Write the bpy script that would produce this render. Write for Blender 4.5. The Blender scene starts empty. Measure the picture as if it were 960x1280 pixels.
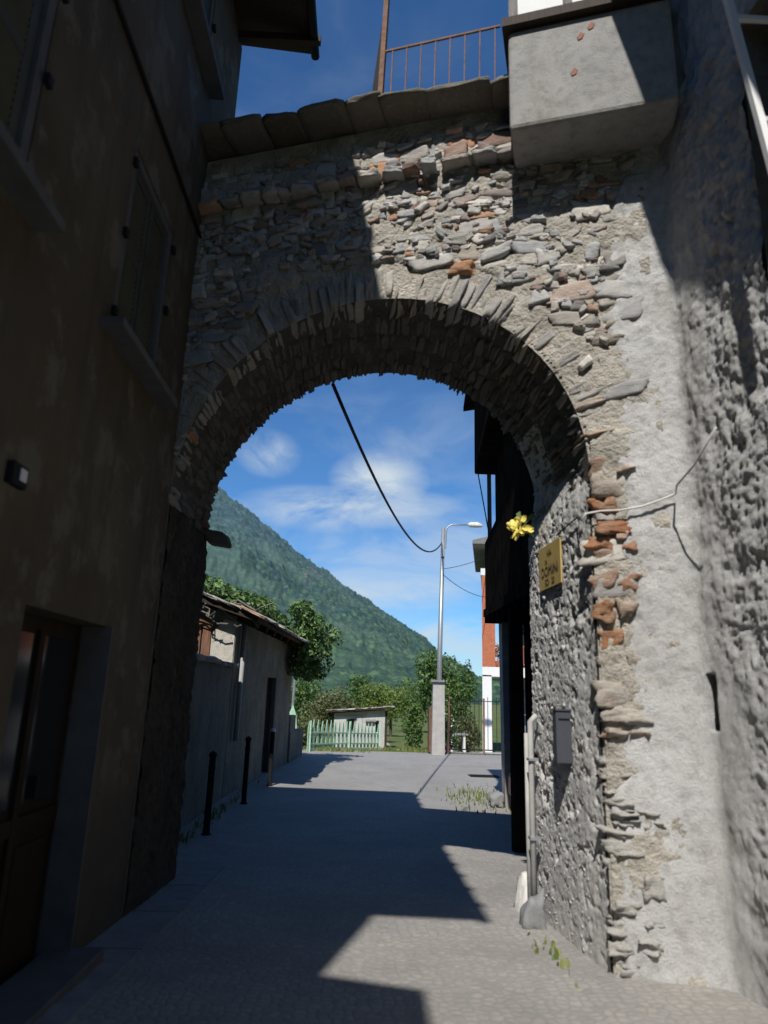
import bpy, bmesh, math, random
import numpy as np
from mathutils import Vector, Matrix, noise
random.seed(7)
RNG = np.random.default_rng(11)
S = bpy.context.scene
COL = S.collection
rad = math.radians

# ------------------------------------------------------------------ helpers
class MB:
    """collects simple shapes, then links them as one mesh object"""
    def __init__(s): s.v = []; s.f = []
    def add(s, v, f):
        n = len(s.v); s.v += [tuple(p) for p in v]; s.f += [tuple(i + n for i in q) for q in f]; return s
    def box(s, c, d, rz=0, rx=0, ry=0, taper=1.0):
        M = Matrix.Translation(c) @ Matrix.Rotation(rz, 4, 'Z') @ Matrix.Rotation(ry, 4, 'Y') @ Matrix.Rotation(rx, 4, 'X')
        h = [x / 2 for x in d]; v = []
        for z in (-1, 1):
            t = taper if z > 0 else 1
            for x, y in ((-1, -1), (1, -1), (1, 1), (-1, 1)):
                v.append(M @ Vector((x * h[0] * t, y * h[1] * t, z * h[2])))
        return s.add(v, [(3, 2, 1, 0), (4, 5, 6, 7), (0, 1, 5, 4), (1, 2, 6, 5), (2, 3, 7, 6), (3, 0, 4, 7)])
    def bar(s, a, b, w, d=None):
        a = Vector(a); b = Vector(b); d = d or w
        t = (b - a); L = t.length; q = t.to_track_quat('Z', 'Y')
        v = []
        for z in (0, L):
            for x, y in ((-1, -1), (1, -1), (1, 1), (-1, 1)):
                v.append(a + q @ Vector((x * w / 2, y * d / 2, z)))
        return s.add(v, [(3, 2, 1, 0), (4, 5, 6, 7), (0, 1, 5, 4), (1, 2, 6, 5), (2, 3, 7, 6), (3, 0, 4, 7)])
    def tube(s, pts, r, n=8, cap=True):
        pts = [Vector(p) for p in pts]; m = len(pts)
        rs = r if isinstance(r, (list, tuple)) else [r] * m
        v = []; f = []
        up = Vector((0, 0, 1))
        t0 = (pts[1] - pts[0]).normalized()
        ref = up if abs(t0.z) < .9 else Vector((0, 1, 0))
        for i, p in enumerate(pts):
            t = (pts[min(i + 1, m - 1)] - pts[max(i - 1, 0)]).normalized()
            a = t.cross(ref).normalized(); b = a.cross(t)
            for k in range(n):
                an = 2 * math.pi * k / n
                v.append(p + (a * math.cos(an) + b * math.sin(an)) * rs[i])
        for i in range(m - 1):
            for k in range(n):
                f.append((i * n + k, i * n + (k + 1) % n, (i + 1) * n + (k + 1) % n, (i + 1) * n + k))
        if cap:
            f.append(tuple(range(n))[::-1]); f.append(tuple(range((m - 1) * n, m * n)))
        return s.add(v, f)
    def prism(s, poly, ext):
        """poly: list of 3d points, extruded along ext"""
        n = len(poly); e = Vector(ext)
        v = [Vector(p) for p in poly] + [Vector(p) + e for p in poly]
        f = [tuple(range(n))[::-1], tuple(range(n, 2 * n))]
        for i in range(n):
            j = (i + 1) % n; f.append((i, j, n + j, n + i))
        return s.add(v, f)
    def quad(s, a, b, c, d): return s.add([a, b, c, d], [(0, 1, 2, 3)])
    def build(s, name, m, parent=None, smooth=False, bevel=0):
        me = bpy.data.meshes.new(name); me.from_pydata(s.v, [], s.f); me.update()
        bm = bmesh.new(); bm.from_mesh(me); bmesh.ops.recalc_face_normals(bm, faces=bm.faces); bm.to_mesh(me); bm.free()
        o = link(name, me, m, parent)
        if smooth: me.shade_smooth() if hasattr(me, 'shade_smooth') else [setattr(p, 'use_smooth', True) for p in me.polygons]
        if bevel:
            b = o.modifiers.new('bevel', 'BEVEL'); b.width = bevel; b.segments = 2; b.limit_method = 'ANGLE'
        return o

def link(name, me, m, parent=None):
    o = bpy.data.objects.new(name, me); COL.objects.link(o)
    if m: me.materials.append(m)
    if parent:
        o.parent = parent
        o.matrix_parent_inverse = Matrix.Translation(parent.location).inverted() if parent.type == 'EMPTY' else Matrix()
        if parent.type != 'EMPTY' and parent.parent: o.matrix_parent_inverse = parent.matrix_parent_inverse.copy() if False else (Matrix.Translation(parent.parent.location) @ parent.matrix_parent_inverse).inverted()
    return o
def tag(o, label=None, cat=None, group=None, kind=None):
    for k, v in (('label', label), ('category', cat), ('group', group), ('kind', kind)):
        if v: o[k] = v
    return o
def thing(name, label, cat, loc=(0, 0, 0), group=None):
    o = bpy.data.objects.new(name, None); COL.objects.link(o); o.location = loc; o.empty_display_size = .2
    return tag(o, label, cat, group)
def copy_tree(o, off, label=None):
    c = o.copy(); COL.objects.link(c); c.location = Vector(o.location) + Vector(off)
    if label: c['label'] = label
    for ch in o.children:
        d = ch.copy(); COL.objects.link(d); d.parent = c
    return c

def np_mesh(name, V, F, m, parent=None, smooth=True, attr=None):
    """V (n,3) float, F (k,4) or (k,3) int"""
    V = np.asarray(V, np.float32); F = np.asarray(F, np.int32)
    me = bpy.data.meshes.new(name); k, w = F.shape
    me.vertices.add(len(V)); me.vertices.foreach_set('co', V.ravel())
    me.loops.add(k * w); me.loops.foreach_set('vertex_index', F.ravel())
    me.polygons.add(k); me.polygons.foreach_set('loop_start', np.arange(0, k * w, w, dtype=np.int32))
    me.polygons.foreach_set('use_smooth', np.full(k, smooth))
    me.update(calc_edges=True); me.validate()
    return link(name, me, m, parent)

def vnoise(P, scale, seed=0, octaves=4, rough=.5):
    """vectorised value noise, P (n,3) -> about -1..1"""
    P = np.asarray(P, float) * scale + seed * 17.31
    out = np.zeros(len(P)); amp = 1.; tot = 0.
    def h(i, j, k):
        n = (i * 73856093) ^ (j * 19349663) ^ (k * 83492791) ^ (seed * 2654435)
        n = (n ^ (n >> 13)) * 1274126177 & 0x7fffffff
        n = (n ^ (n >> 16)) & 0xffff
        return n / 32767.5 - 1
    for o in range(octaves):
        I = np.floor(P).astype(np.int64); f = P - I; f = f * f * f * (f * (f * 6 - 15) + 10)
        r = 0
        for dx in (0, 1):
            for dy in (0, 1):
                for dz in (0, 1):
                    w = (f[:, 0] if dx else 1 - f[:, 0]) * (f[:, 1] if dy else 1 - f[:, 1]) * (f[:, 2] if dz else 1 - f[:, 2])
                    r = r + w * h(I[:, 0] + dx, I[:, 1] + dy, I[:, 2] + dz)
        out += r * amp; tot += amp; amp *= rough; P = P * 2.03 + 5.7
    return out / tot * 1.6
def grid_faces(a, b):
    i = np.arange(a - 1)[:, None] * b + np.arange(b - 1)[None]
    i = i.ravel(); return np.stack([i, i + 1, i + b + 1, i + b], 1)
def sstep(x, a, b):
    t = np.clip((x - a) / (b - a), 0, 1); return t * t * (3 - 2 * t)

# ------------------------------------------------------------------ materials
def mat(name, build):
    m = bpy.data.materials.new(name); m.use_nodes = True
    nt = m.node_tree; b = nt.nodes['Principled BSDF']; b.inputs['Specular IOR Level'].default_value = .25
    build(nt, b); return m
def N(nt, t, **kw):
    n = nt.nodes.new(t)
    for k, v in kw.items():
        if k in n.inputs: n.inputs[k].default_value = v
        else: setattr(n, k, v)
    return n
def coords(nt, scale=None, kind='Object'):
    t = N(nt, 'ShaderNodeTexCoord')
    if scale is None: return t.outputs[kind]
    mp = N(nt, 'ShaderNodeMapping'); mp.inputs['Scale'].default_value = scale
    nt.links.new(t.outputs[kind], mp.inputs['Vector']); return mp.outputs['Vector']
def noise_n(nt, vec, scale, detail=6, rough=.6):
    n = N(nt, 'ShaderNodeTexNoise'); n.inputs['Scale'].default_value = scale; n.inputs['Detail'].default_value = detail; n.inputs['Roughness'].default_value = rough
    nt.links.new(vec, n.inputs['Vector']); return n.outputs['Fac']
def ramp(nt, fac, stops, interp='LINEAR'):
    r = N(nt, 'ShaderNodeValToRGB'); cr = r.color_ramp; cr.interpolation = interp
    while len(cr.elements) < len(stops): cr.elements.new(.5)
    for e, (p, c) in zip(cr.elements, stops): e.position = p; e.color = (*c, 1) if len(c) == 3 else c
    nt.links.new(fac, r.inputs['Fac']); return r.outputs['Color']
def mixc(nt, fac, a, b, mode='MIX'):
    n = N(nt, 'ShaderNodeMix', data_type='RGBA', blend_type=mode)
    for s, v in ((n.inputs[0], fac), (n.inputs[6], a), (n.inputs[7], b)):
        if isinstance(v, (int, float)): s.default_value = v
        elif isinstance(v, tuple): s.default_value = (*v, 1)
        else: nt.links.new(v, s)
    return n.outputs[2]
def bump(nt, b, h, strength=.5, dist=.02, prev=None):
    n = N(nt, 'ShaderNodeBump'); n.inputs['Strength'].default_value = strength; n.inputs['Distance'].default_value = dist
    nt.links.new(h, n.inputs['Height'])
    if prev: nt.links.new(prev, n.inputs['Normal'])
    nt.links.new(n.outputs['Normal'], b.inputs['Normal']); return n.outputs['Normal']
def plain(name, col, rough=.7, metal=0., var=.25, scale=6., bmp=.15, bscale=40., bdist=.01):
    def f(nt, b):
        v = coords(nt)
        a = noise_n(nt, v, scale)
        c = ramp(nt, a, [(.25, tuple(x * (1 - var) for x in col)), (.75, tuple(min(1, x * (1 + var)) for x in col))])
        nt.links.new(c, b.inputs['Base Color']); b.inputs['Roughness'].default_value = rough; b.inputs['Metallic'].default_value = metal
        if bmp: bump(nt, b, noise_n(nt, v, bscale), bmp, bdist)
    return mat(name, f)

def f_stone(stops, dirt=.35, bs=26, gain=1.0):
    def f(nt, b):
        g = N(nt, 'ShaderNodeNewGeometry'); v = coords(nt)
        c = ramp(nt, g.outputs['Random Per Island'], [(p, tuple(x * gain for x in col)) for p, col in stops], 'LINEAR')
        n3 = noise_n(nt, coords(nt, (1, 1, 7)), 5, 8, .7)
        c = mixc(nt, ramp(nt, n3, [(.33, (.6, .6, .6)), (.5, (0, 0, 0))]), c, mixc(nt, .35, c, (.03, .03, .03)))
        n1 = noise_n(nt, v, 9, 8, .65); n2 = noise_n(nt, coords(nt, (1, 1, 5)), 22, 6, .7)
        c = mixc(nt, ramp(nt, n1, [(.3, (0, 0, 0)), (.7, (1, 1, 1))]), mixc(nt, .3, c, (.10, .09, .085)), c)
        c = mixc(nt, ramp(nt, n2, [(.52, (0, 0, 0)), (.68, (dirt,) * 3)]), c, (.42 * gain, .40 * gain, .36 * gain))
        nt.links.new(c, b.inputs['Base Color']); b.inputs['Roughness'].default_value = .85
        p = bump(nt, b, n2, .55, .02); p = bump(nt, b, n1, .4, .02, p); bump(nt, b, noise_n(nt, v, 60, 6, .75), .7, .01, p)
    return f
STOPS = [(0, (.27, .27, .275)), (.12, (.58, .56, .52)), (.24, (.16, .16, .17)), (.36, (.42, .37, .30)), (.48, (.30, .32, .34)), (.6, (.66, .62, .55)),
         (.7, (.38, .345, .30)), (.79, (.47, .46, .445)), (.86, (.24, .155, .12)), (.91, (.44, .41, .37)), (.965, (.50, .25, .13)), (1, (.22, .215, .21))]
M_rubble = mat('rubble_stone', f_stone(STOPS, gain=1.2))
M_vous = mat('arch_stone', f_stone(gain=1.3, stops=[(0, (.27, .26, .245)), (.25, (.43, .40, .35)), (.45, (.22, .215, .21)), (.7, (.40, .38, .35)), (.92, (.36, .28, .21)), (.97, (.40, .21, .11)), (1, (.30, .29, .27))]))
M_vault = mat('shade_toned_vault_stone', f_stone(gain=.62, dirt=.15, stops=[(0, (.27, .26, .24)), (.3, (.36, .33, .28)), (.6, (.20, .195, .185)), (.9, (.33, .29, .24)), (1, (.30, .18, .12))]))  # darker copy of the arch stone; shade under the vault put into its colour
def f_quoin(nt, b):
    g = N(nt, 'ShaderNodeNewGeometry'); v = coords(nt)
    n1 = noise_n(nt, v, 7, 8, .65); n2 = noise_n(nt, coords(nt, (1, 1, 4)), 14, 8, .7)
    c = ramp(nt, g.outputs['Random Per Island'], [(0, (.46, .38, .28)), (.2, (.36, .15, .075)), (.38, (.54, .25, .09)), (.52, (.48, .44, .38)), (.72, (.40, .36, .31)), (.87, (.48, .19, .07)), (1, (.26, .16, .12))])
    c = mixc(nt, ramp(nt, n1, [(.35, (0, 0, 0)), (.65, (1, 1, 1))]), c, mixc(nt, .5, c, (.44, .39, .32)))
    c = mixc(nt, ramp(nt, n2, [(.33, (.7, .7, .7)), (.5, (0, 0, 0))]), c, (.16, .10, .07))
    # lower stones are dusted with old grey lime
    sp = N(nt, 'ShaderNodeSeparateXYZ'); nt.links.new(N(nt, 'ShaderNodeNewGeometry').outputs['Position'], sp.inputs[0])
    ad = N(nt, 'ShaderNodeMath', operation='MULTIPLY_ADD'); nt.links.new(n1, ad.inputs[0]); ad.inputs[1].default_value = -2.; nt.links.new(sp.outputs['Z'], ad.inputs[2])
    c = mixc(nt, ramp(nt, ad.outputs[0], [(.1, (1, 1, 1)), (.75, (0, 0, 0))]), c, (.46, .44, .40))
    nt.links.new(c, b.inputs['Base Color']); b.inputs['Roughness'].default_value = .85
    p = bump(nt, b, n2, .8, .03); bump(nt, b, noise_n(nt, v, 60, 6, .7), .8, .012, p)
M_quoin = mat('rusty_quoin_stone', f_quoin)
M_mortar = plain('old_mortar', (.44, .405, .345), .95, var=.35, scale=5, bmp=.9, bscale=30, bdist=.05)
def f_plaster(base, dark, tint, bs=1.):
    def f(nt, b):
        v = coords(nt)
        n1 = noise_n(nt, v, 1.3, 8, .6); n2 = noise_n(nt, v, 11, 8, .7); n3 = noise_n(nt, v, 3.5, 6, .6)
        c = ramp(nt, n1, [(.3, dark), (.62, base)])
        c = mixc(nt, ramp(nt, n3, [(.45, (0, 0, 0)), (.7, (.5, .5, .5))]), c, tint)
        n4 = noise_n(nt, coords(nt, (2.2, 2.2, .5)), 1.7, 7, .65)
        c = mixc(nt, ramp(nt, n4, [(.52, (0, 0, 0)), (.7, (.4, .4, .4))]), c, (dark[0] * .72, dark[1] * .66, dark[2] * .55))
        c = mixc(nt, ramp(nt, n2, [(.3, (.55, .55, .55)), (.52, (0, 0, 0))]), c, tuple(x * .5 for x in dark))
        nt.links.new(c, b.inputs['Base Color']); b.inputs['Roughness'].default_value = .95
        p = bump(nt, b, n2, .6 * bs, .03); bump(nt, b, noise_n(nt, v, 65, 7, .78), .9 * bs, .022, p)
    return f
M_plaster = mat('rough_grey_render', f_plaster((.72, .71, .69), (.53, .52, .495), (.76, .755, .74)))
M_jamb = mat('pitted_grey_render', f_plaster((.74, .72, .68), (.54, .525, .50), (.72, .71, .68)))
def f_grit(nt, b):
    g = N(nt, 'ShaderNodeNewGeometry'); v = coords(nt)
    c = ramp(nt, g.outputs['Random Per Island'], [(0, (.54, .53, .51)), (.5, (.60, .59, .57)), (.85, (.50, .485, .46)), (1, (.40, .36, .30))])
    c = mixc(nt, ramp(nt, noise_n(nt, v, 1.6, 6, .6), [(.45, (0, 0, 0)), (.65, (.6, .6, .6))]), c, (.34, .31, .25))
    nt.links.new(c, b.inputs['Base Color']); b.inputs['Roughness'].default_value = .95; bump(nt, b, noise_n(nt, v, 90, 5, .7), .6, .008)
M_grit = mat('render_grit', f_grit)
M_concrete = mat('bay_concrete', f_plaster((.40, .39, .37), (.30, .295, .28), (.42, .40, .38), .5))
def f_house(nt, b):
    v = coords(nt)
    n1 = noise_n(nt, v, .8, 8, .6); n2 = noise_n(nt, v, 2.2, 8, .65)
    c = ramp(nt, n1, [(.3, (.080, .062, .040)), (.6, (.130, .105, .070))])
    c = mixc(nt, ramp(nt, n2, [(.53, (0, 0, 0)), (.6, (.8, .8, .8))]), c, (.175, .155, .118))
    c = mixc(nt, ramp(nt, noise_n(nt, coords(nt, (3, 3, .35)), 1.5, 7, .65), [(.5, (0, 0, 0)), (.7, (.65, .65, .65))]), c, (.06, .052, .038))
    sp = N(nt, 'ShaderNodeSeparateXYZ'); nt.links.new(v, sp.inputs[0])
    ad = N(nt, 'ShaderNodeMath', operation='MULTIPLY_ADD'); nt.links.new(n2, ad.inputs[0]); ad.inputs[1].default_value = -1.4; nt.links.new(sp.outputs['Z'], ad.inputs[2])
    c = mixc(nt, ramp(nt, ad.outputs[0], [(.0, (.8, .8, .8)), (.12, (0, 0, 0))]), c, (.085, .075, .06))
    nt.links.new(c, b.inputs['Base Color']); b.inputs['Roughness'].default_value = .95
    bump(nt, b, noise_n(nt, v, 18, 8, .7), .5, .02)
M_house = mat('brown_stucco', f_house)
M_dwall = mat('grey_wall_render', f_plaster((.26, .24, .20), (.15, .14, .12), (.30, .28, .24)))
M_shadewall = mat('shade_toned_wall_render', f_plaster((.095, .083, .065), (.055, .05, .04), (.12, .105, .082)))  # left jamb render, its shade painted in as a dark base colour
M_patch = mat('pale_plaster', f_plaster((.62, .58, .50), (.40, .36, .30), (.66, .62, .55)))
def f_wood(c1, c2, s=(12, 12, 1.2)):
    def f(nt, b):
        n = noise_n(nt, coords(nt, s), 4, 8, .65)
        nt.links.new(ramp(nt, n, [(.3, c1), (.7, c2)]), b.inputs['Base Color']); b.inputs['Roughness'].default_value = .7; bump(nt, b, n, .4, .01)
    return f
M_wood_dark = mat('dark_timber', f_wood((.025, .016, .010), (.06, .04, .026)))
M_wood_black = plain('black_timber', (.019, .016, .014), 1., var=.6, scale=3, bmp=.3); M_wood_black.node_tree.nodes['Principled BSDF'].inputs['Specular IOR Level'].default_value = 0
M_door = mat('door_wood', f_wood((.014, .009, .006), (.030, .019, .012)))
M_wood_rust = mat('weathered_brown_boards', f_wood((.10, .05, .03), (.26, .13, .08)))
M_wood_grey = mat('weathered_grey_wood', f_wood((.10, .09, .08), (.25, .23, .2)))
M_shutter = plain('shutter_green_grey', (.062, .065, .052), .6, var=.2, bmp=.1)
M_frame = plain('grey_stone_trim', (.11, .112, .113), .85, var=.2, bmp=.3)
M_iron = plain('black_iron', (.012, .012, .013), .75, var=.3, bmp=.1)
M_rust = plain('rusty_iron', (.20, .11, .07), .75, var=.4, scale=20, bmp=.3)
M_steel = plain('galvanised_steel', (.40, .42, .43), .45, .6, var=.12, bmp=.05)
M_white = plain('white_paint', (.80, .80, .78), .5, var=.05, bmp=.05)
M_whitewash = plain('whitewashed_stone', (.66, .64, .59), .9, var=.12, bmp=.6, bscale=18, bdist=.02)
M_grey_stone = plain('grey_granite', (.24, .24, .24), .85, var=.25, bmp=.5)
M_pipe = plain('grey_pipe', (.42, .41, .39), .7, var=.2, bmp=.2)
M_box = plain('slate_grey_metal', (.085, .092, .11), .45, .3, var=.1, bmp=.03)
M_cable_b = plain('black_cable', (.012, .012, .013), .6, bmp=0)
M_cable_w = plain('pale_cable', (.62, .60, .56), .7, var=.2, scale=12, bmp=0)
M_brass = plain('yellow_plaque', (.50, .36, .11), .6, .15, var=.12, bmp=.05)
M_ink = plain('dark_ink', (.10, .065, .03), .8, bmp=0)
M_glass = plain('dark_glass', (.02, .024, .028), .12, var=.1, bmp=0)
M_curtain = plain('white_curtain', (.85, .85, .83), .8, var=.05, bmp=.1)
M_black = plain('black_interior', (.006, .006, .006), .9, bmp=0)
M_green = plain('pale_green_paint', (.40, .60, .43), .6, var=.2, scale=9, bmp=.1)
M_shed = mat('pale_shed_render', f_plaster((.56, .54, .50), (.42, .40, .37), (.60, .58, .55), .4))
M_brick = None
def f_brick(nt, b):
    v = coords(nt)
    t = N(nt, 'ShaderNodeTexBrick'); t.inputs['Scale'].default_value = 4.; t.inputs['Mortar Size'].default_value = .012
    t.inputs['Color1'].default_value = (.52, .17, .08, 1); t.inputs['Color2'].default_value = (.44, .13, .065, 1); t.inputs['Mortar'].default_value = (.40, .22, .15, 1)
    mp = N(nt, 'ShaderNodeMapping'); mp.inputs['Rotation'].default_value = (rad(90), 0, 0); nt.links.new(v, mp.inputs['Vector']); nt.links.new(mp.outputs['Vector'], t.inputs['Vector'])
    nt.links.new(t.outputs['Color'], b.inputs['Base Color']); b.inputs['Roughness'].default_value = .85
M_brick = mat('orange_brick', f_brick)
M_yellow = plain('yellow_petal', (.82, .68, .16), .45, var=.15, scale=14, bmp=.1)
M_stem = plain('green_stem', (.10, .16, .04), .6, bmp=0)
M_red = plain('red_plastic', (.45, .015, .012), .3, bmp=0)
M_flake = plain('rust_flake', (.33, .17, .12), .9, bmp=0)
M_tyre = plain('tyre_rubber', (.015, .015, .015), .8, bmp=0)
M_bluewhite = plain('pale_blue_plastic', (.55, .66, .80), .3, bmp=0)

def f_leaf(c1, c2, c3, trans=.25):
    def f(nt, b):
        g = N(nt, 'ShaderNodeNewGeometry')
        c = ramp(nt, g.outputs['Random Per Island'], [(0, c1), (.55, c2), (1, c3)])
        nt.links.new(c, b.inputs['Base Color']); b.inputs['Roughness'].default_value = .45; b.inputs['Specular IOR Level'].default_value = .4
        t = N(nt, 'ShaderNodeBsdfTranslucent'); nt.links.new(c, t.inputs['Color'])
        m = N(nt, 'ShaderNodeMixShader'); m.inputs[0].default_value = trans
        o = nt.nodes['Material Output']; nt.links.new(b.outputs[0], m.inputs[1]); nt.links.new(t.outputs[0], m.inputs[2]); nt.links.new(m.outputs[0], o.inputs['Surface'])
    return f
M_leaf_dark = mat('glossy_dark_leaf', f_leaf((.045, .095, .026), (.09, .17, .042), (.19, .28, .085), .2))
M_leaf = mat('green_leaf', f_leaf((.05, .10, .02), (.09, .17, .035), (.15, .23, .06)))
M_leaf_y = mat('yellow_green_leaf', f_leaf((.09, .15, .03), (.16, .23, .045), (.26, .32, .08)))
M_leaf_olive = mat('olive_leaf', f_leaf((.06, .085, .025), (.13, .15, .05), (.26, .26, .12)))
M_grassb = mat('grass_blade', f_leaf((.10, .16, .03), (.20, .25, .06), (.34, .33, .12)))
M_bark = plain('bark', (.09, .07, .05), .9, var=.4, scale=15, bmp=.6)
M_pink = plain('pink_petal', (.60, .12, .25), .6, bmp=0)
M_cream = plain('cream_petal', (.80, .74, .55), .6, bmp=0)

# ------------------------------------------------------------------ ground, street
GY = [(-400, 0.), (3.5, 0.), (9.5, -.25), (26, -.25), (30, -.5), (34, -.7), (40, -.9), (60, -1.2), (5000, -1.2)]
def gz(y):
    for (a, za), (b, zb) in zip(GY, GY[1:]):
        if y <= b: return za + (zb - za) * (y - a) / (b - a)
    return GY[-1][1]
def strip(name, x0, x1, y0, y1, dz, m, step=.5, edge=0, wob=0, parent=None):
    ys = [y0]
    for y, _ in GY:
        if y0 < y < y1: ys.append(y)
    y = y0
    while y < min(y1, 45) and step: ys.append(y); y += step
    ys = sorted(set(ys + [y1])); V = []; F = []
    for i, y in enumerate(ys):
        o1 = wob * noise.noise((y * 1.3, 1.7, 0)); o2 = wob * noise.noise((y * 1.3, 7.7, 0))
        V += [(x0 + o1, y, gz(y) + dz), (x1 + o2, y, gz(y) + dz)]
        if i: F.append((2 * i - 2, 2 * i - 1, 2 * i + 1, 2 * i))
    mb = MB(); mb.add(V, F); return mb.build(name, m, parent)
def f_earth(nt, b):
    v = coords(nt); n = noise_n(nt, v, .5, 8, .65); n2 = noise_n(nt, v, 9, 6, .7)
    c = ramp(nt, n, [(.35, (.075, .115, .03)), (.5, (.12, .155, .045)), (.68, (.20, .185, .09))])
    c = mixc(nt, ramp(nt, n2, [(.35, (.5, .5, .5)), (.6, (0, 0, 0))]), c, (.05, .075, .02))
    nt.links.new(c, b.inputs['Base Color']); b.inputs['Roughness'].default_value = 1; bump(nt, b, n2, .8, .05)
M_earth = mat('meadow_earth', f_earth)
def f_paving(nt, b):
    v = coords(nt)
    sp = N(nt, 'ShaderNodeSeparateXYZ'); nt.links.new(v, sp.inputs[0])
    # small porphyry setts, worn and uneven
    w = N(nt, 'ShaderNodeTexNoise'); w.inputs['Scale'].default_value = 1.3; w.inputs['Detail'].default_value = 3; nt.links.new(v, w.inputs['Vector'])
    dv = N(nt, 'ShaderNodeMix', data_type='VECTOR'); dv.inputs[0].default_value = .10; nt.links.new(v, dv.inputs[4]); nt.links.new(w.outputs['Color'], dv.inputs[5])
    vo = N(nt, 'ShaderNodeTexVoronoi', feature='DISTANCE_TO_EDGE'); vo.inputs['Scale'].default_value = 17.; vo.inputs['Randomness'].default_value = .7; nt.links.new(dv.outputs[1], vo.inputs['Vector'])
    vc = N(nt, 'ShaderNodeTexVoronoi', feature='F1'); vc.inputs['Scale'].default_value = 17.; vc.inputs['Randomness'].default_value = .7; nt.links.new(dv.outputs[1], vc.inputs['Vector'])
    joint = ramp(nt, vo.outputs['Distance'], [(.02, (0, 0, 0)), (.22, (1, 1, 1))])
    sc3 = N(nt, 'ShaderNodeSeparateColor'); nt.links.new(vc.outputs['Color'], sc3.inputs[0])
    sett = ramp(nt, sc3.outputs[0], [(0, (.30, .285, .258)), (.35, (.37, .348, .312)), (.6, (.34, .32, .292)), (.8, (.38, .35, .31)), (1, (.41, .37, .32))])
    sett = mixc(nt, joint, (.292, .277, .253), sett)
    sett = mixc(nt, ramp(nt, noise_n(nt, coords(nt, (9, 2.2, 1)), 3, 7, .7), [(.35, (.4, .4, .4)), (.6, (0, 0, 0))]), sett, (.23, .225, .22))
    n1 = noise_n(nt, v, .9, 8, .65); n2 = noise_n(nt, v, 14, 8, .7)
    asph = ramp(nt, n2, [(.3, (.25, .24, .225)), (.7, (.36, .345, .325))])
    # the setts give way to worn asphalt under the far half of the street
    ad = N(nt, 'ShaderNodeMath', operation='MULTIPLY_ADD'); nt.links.new(n1, ad.inputs[0]); ad.inputs[1].default_value = 3.; nt.links.new(sp.outputs['Y'], ad.inputs[2])
    mr = N(nt, 'ShaderNodeMapRange'); mr.inputs['From Min'].default_value = 14.2; mr.inputs['From Max'].default_value = 15.2; nt.links.new(ad.outputs[0], mr.inputs['Value'])
    c = mixc(nt, mr.outputs[0], sett, asph)
    c = mixc(nt, ramp(nt, n1, [(.35, (.45, .45, .45)), (.55, (0, 0, 0))]), c, (.19, .18, .165))
    c = mixc(nt, ramp(nt, noise_n(nt, v, .45, 7, .7), [(.54, (0, 0, 0)), (.6, (.35, .35, .35))]), c, (.20, .19, .18))
    c = mixc(nt, ramp(nt, noise_n(nt, v, 2.3, 6, .6), [(.62, (0, 0, 0)), (.75, (.35, .35, .35))]), c, (.34, .27, .23))
    nt.links.new(c, b.inputs['Base Color']); b.inputs['Roughness'].default_value = .8
    h = mixc(nt, mr.outputs[0], joint, (1., 1., 1.))
    p = bump(nt, b, h, .32, .01); bump(nt, b, n2, .45, .015, p)
M_paving = mat('street_paving', f_paving)
M_path = plain('gravel_verge', (.36, .33, .27), 1, var=.3, scale=8, bmp=.6)
g = strip('ground', -3000, 3000, -400, 5000, 0, M_earth, step=0); tag(g, kind='structure')
st = strip('street', -3.2, 6.5, -9, 19, .004, M_paving, step=.5); tag(st, kind='structure')
cr = strip('cross_road', -60, 40, 19, 25.6, .004, M_paving, step=.5); tag(cr, kind='structure')
kb = MB()
for i in range(9):
    y = -.6 + i * .95; kb.box((-1.55, y + .46, gz(y + .46) + .006), (.36, .93, .014), rx=math.atan((gz(y + .93) - gz(y)) / .93))
tag(kb.build('kerb', M_grey_stone), kind='structure')
lawn = strip('lawn_path', .86, 1.33, 26.2, 70, .008, plain('path_grass', (.17, .23, .05), 1, var=.3, bmp=.8, bdist=.05), step=1); tag(lawn, kind='structure')
for x0, x1 in ((.70, .858), (1.332, 1.49)):
    tag(strip('path', x0, x1, 26, 70, .006, M_path, step=1, wob=.05), kind='structure')

# ------------------------------------------------------------------ stone arch spanning the street
PHI = rad(17); TP = math.tan(PHI)
XC, R0, ZS = -.0725, 1.6725, 3.2
ZTOP = 6.66
def yf(x): return 4.85 + TP * (1.55 - x)          # front face of the arch wall
DEPTH = 1.42
NV = np.array([-math.sin(PHI), -math.cos(PHI), 0.])   # outward normal of the front
UV = np.array([math.cos(PHI), -math.sin(PHI), 0.])
arch = thing('stone_arch', 'rubble stone archway spanning the street between the two houses', 'archway', (-.1, 6.2, -.1))
def profile():
    P = []
    for z in np.linspace(-.4, ZS, 14)[:-1]: P.append((XC - R0, z))
    for t in np.linspace(math.pi, 0, 61): P.append((XC + R0 * math.cos(t), ZS + R0 * math.sin(t)))
    for z in np.linspace(ZS, -.4, 14)[1:]: P.append((XC + R0, z))
    return P
PR = profile()
def outer(p):
    x, z = p; X0, X1 = -2.0, 2.45
    if z < ZS: return (X0 if x < XC else X1, z)
    dx, dz = x - XC, z - ZS
    k = 1e9
    if dx > 1e-6: k = min(k, (X1 - XC) / dx)
    if dx < -1e-6: k = min(k, (X0 - XC) / dx)
    if dz > 1e-6: k = min(k, (ZTOP - ZS) / dz)
    return (XC + dx * k, ZS + dz * k)
mb = MB(); V = []; F = []; FF_ = []
n = len(PR)
for (x, z) in PR:
    ox, oz = outer((x, z)); y = yf(x); yo = yf(ox)
    V += [(x, y, z), (ox, yo, oz), (x, y + DEPTH, z), (ox, yo + DEPTH, oz)]
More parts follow.
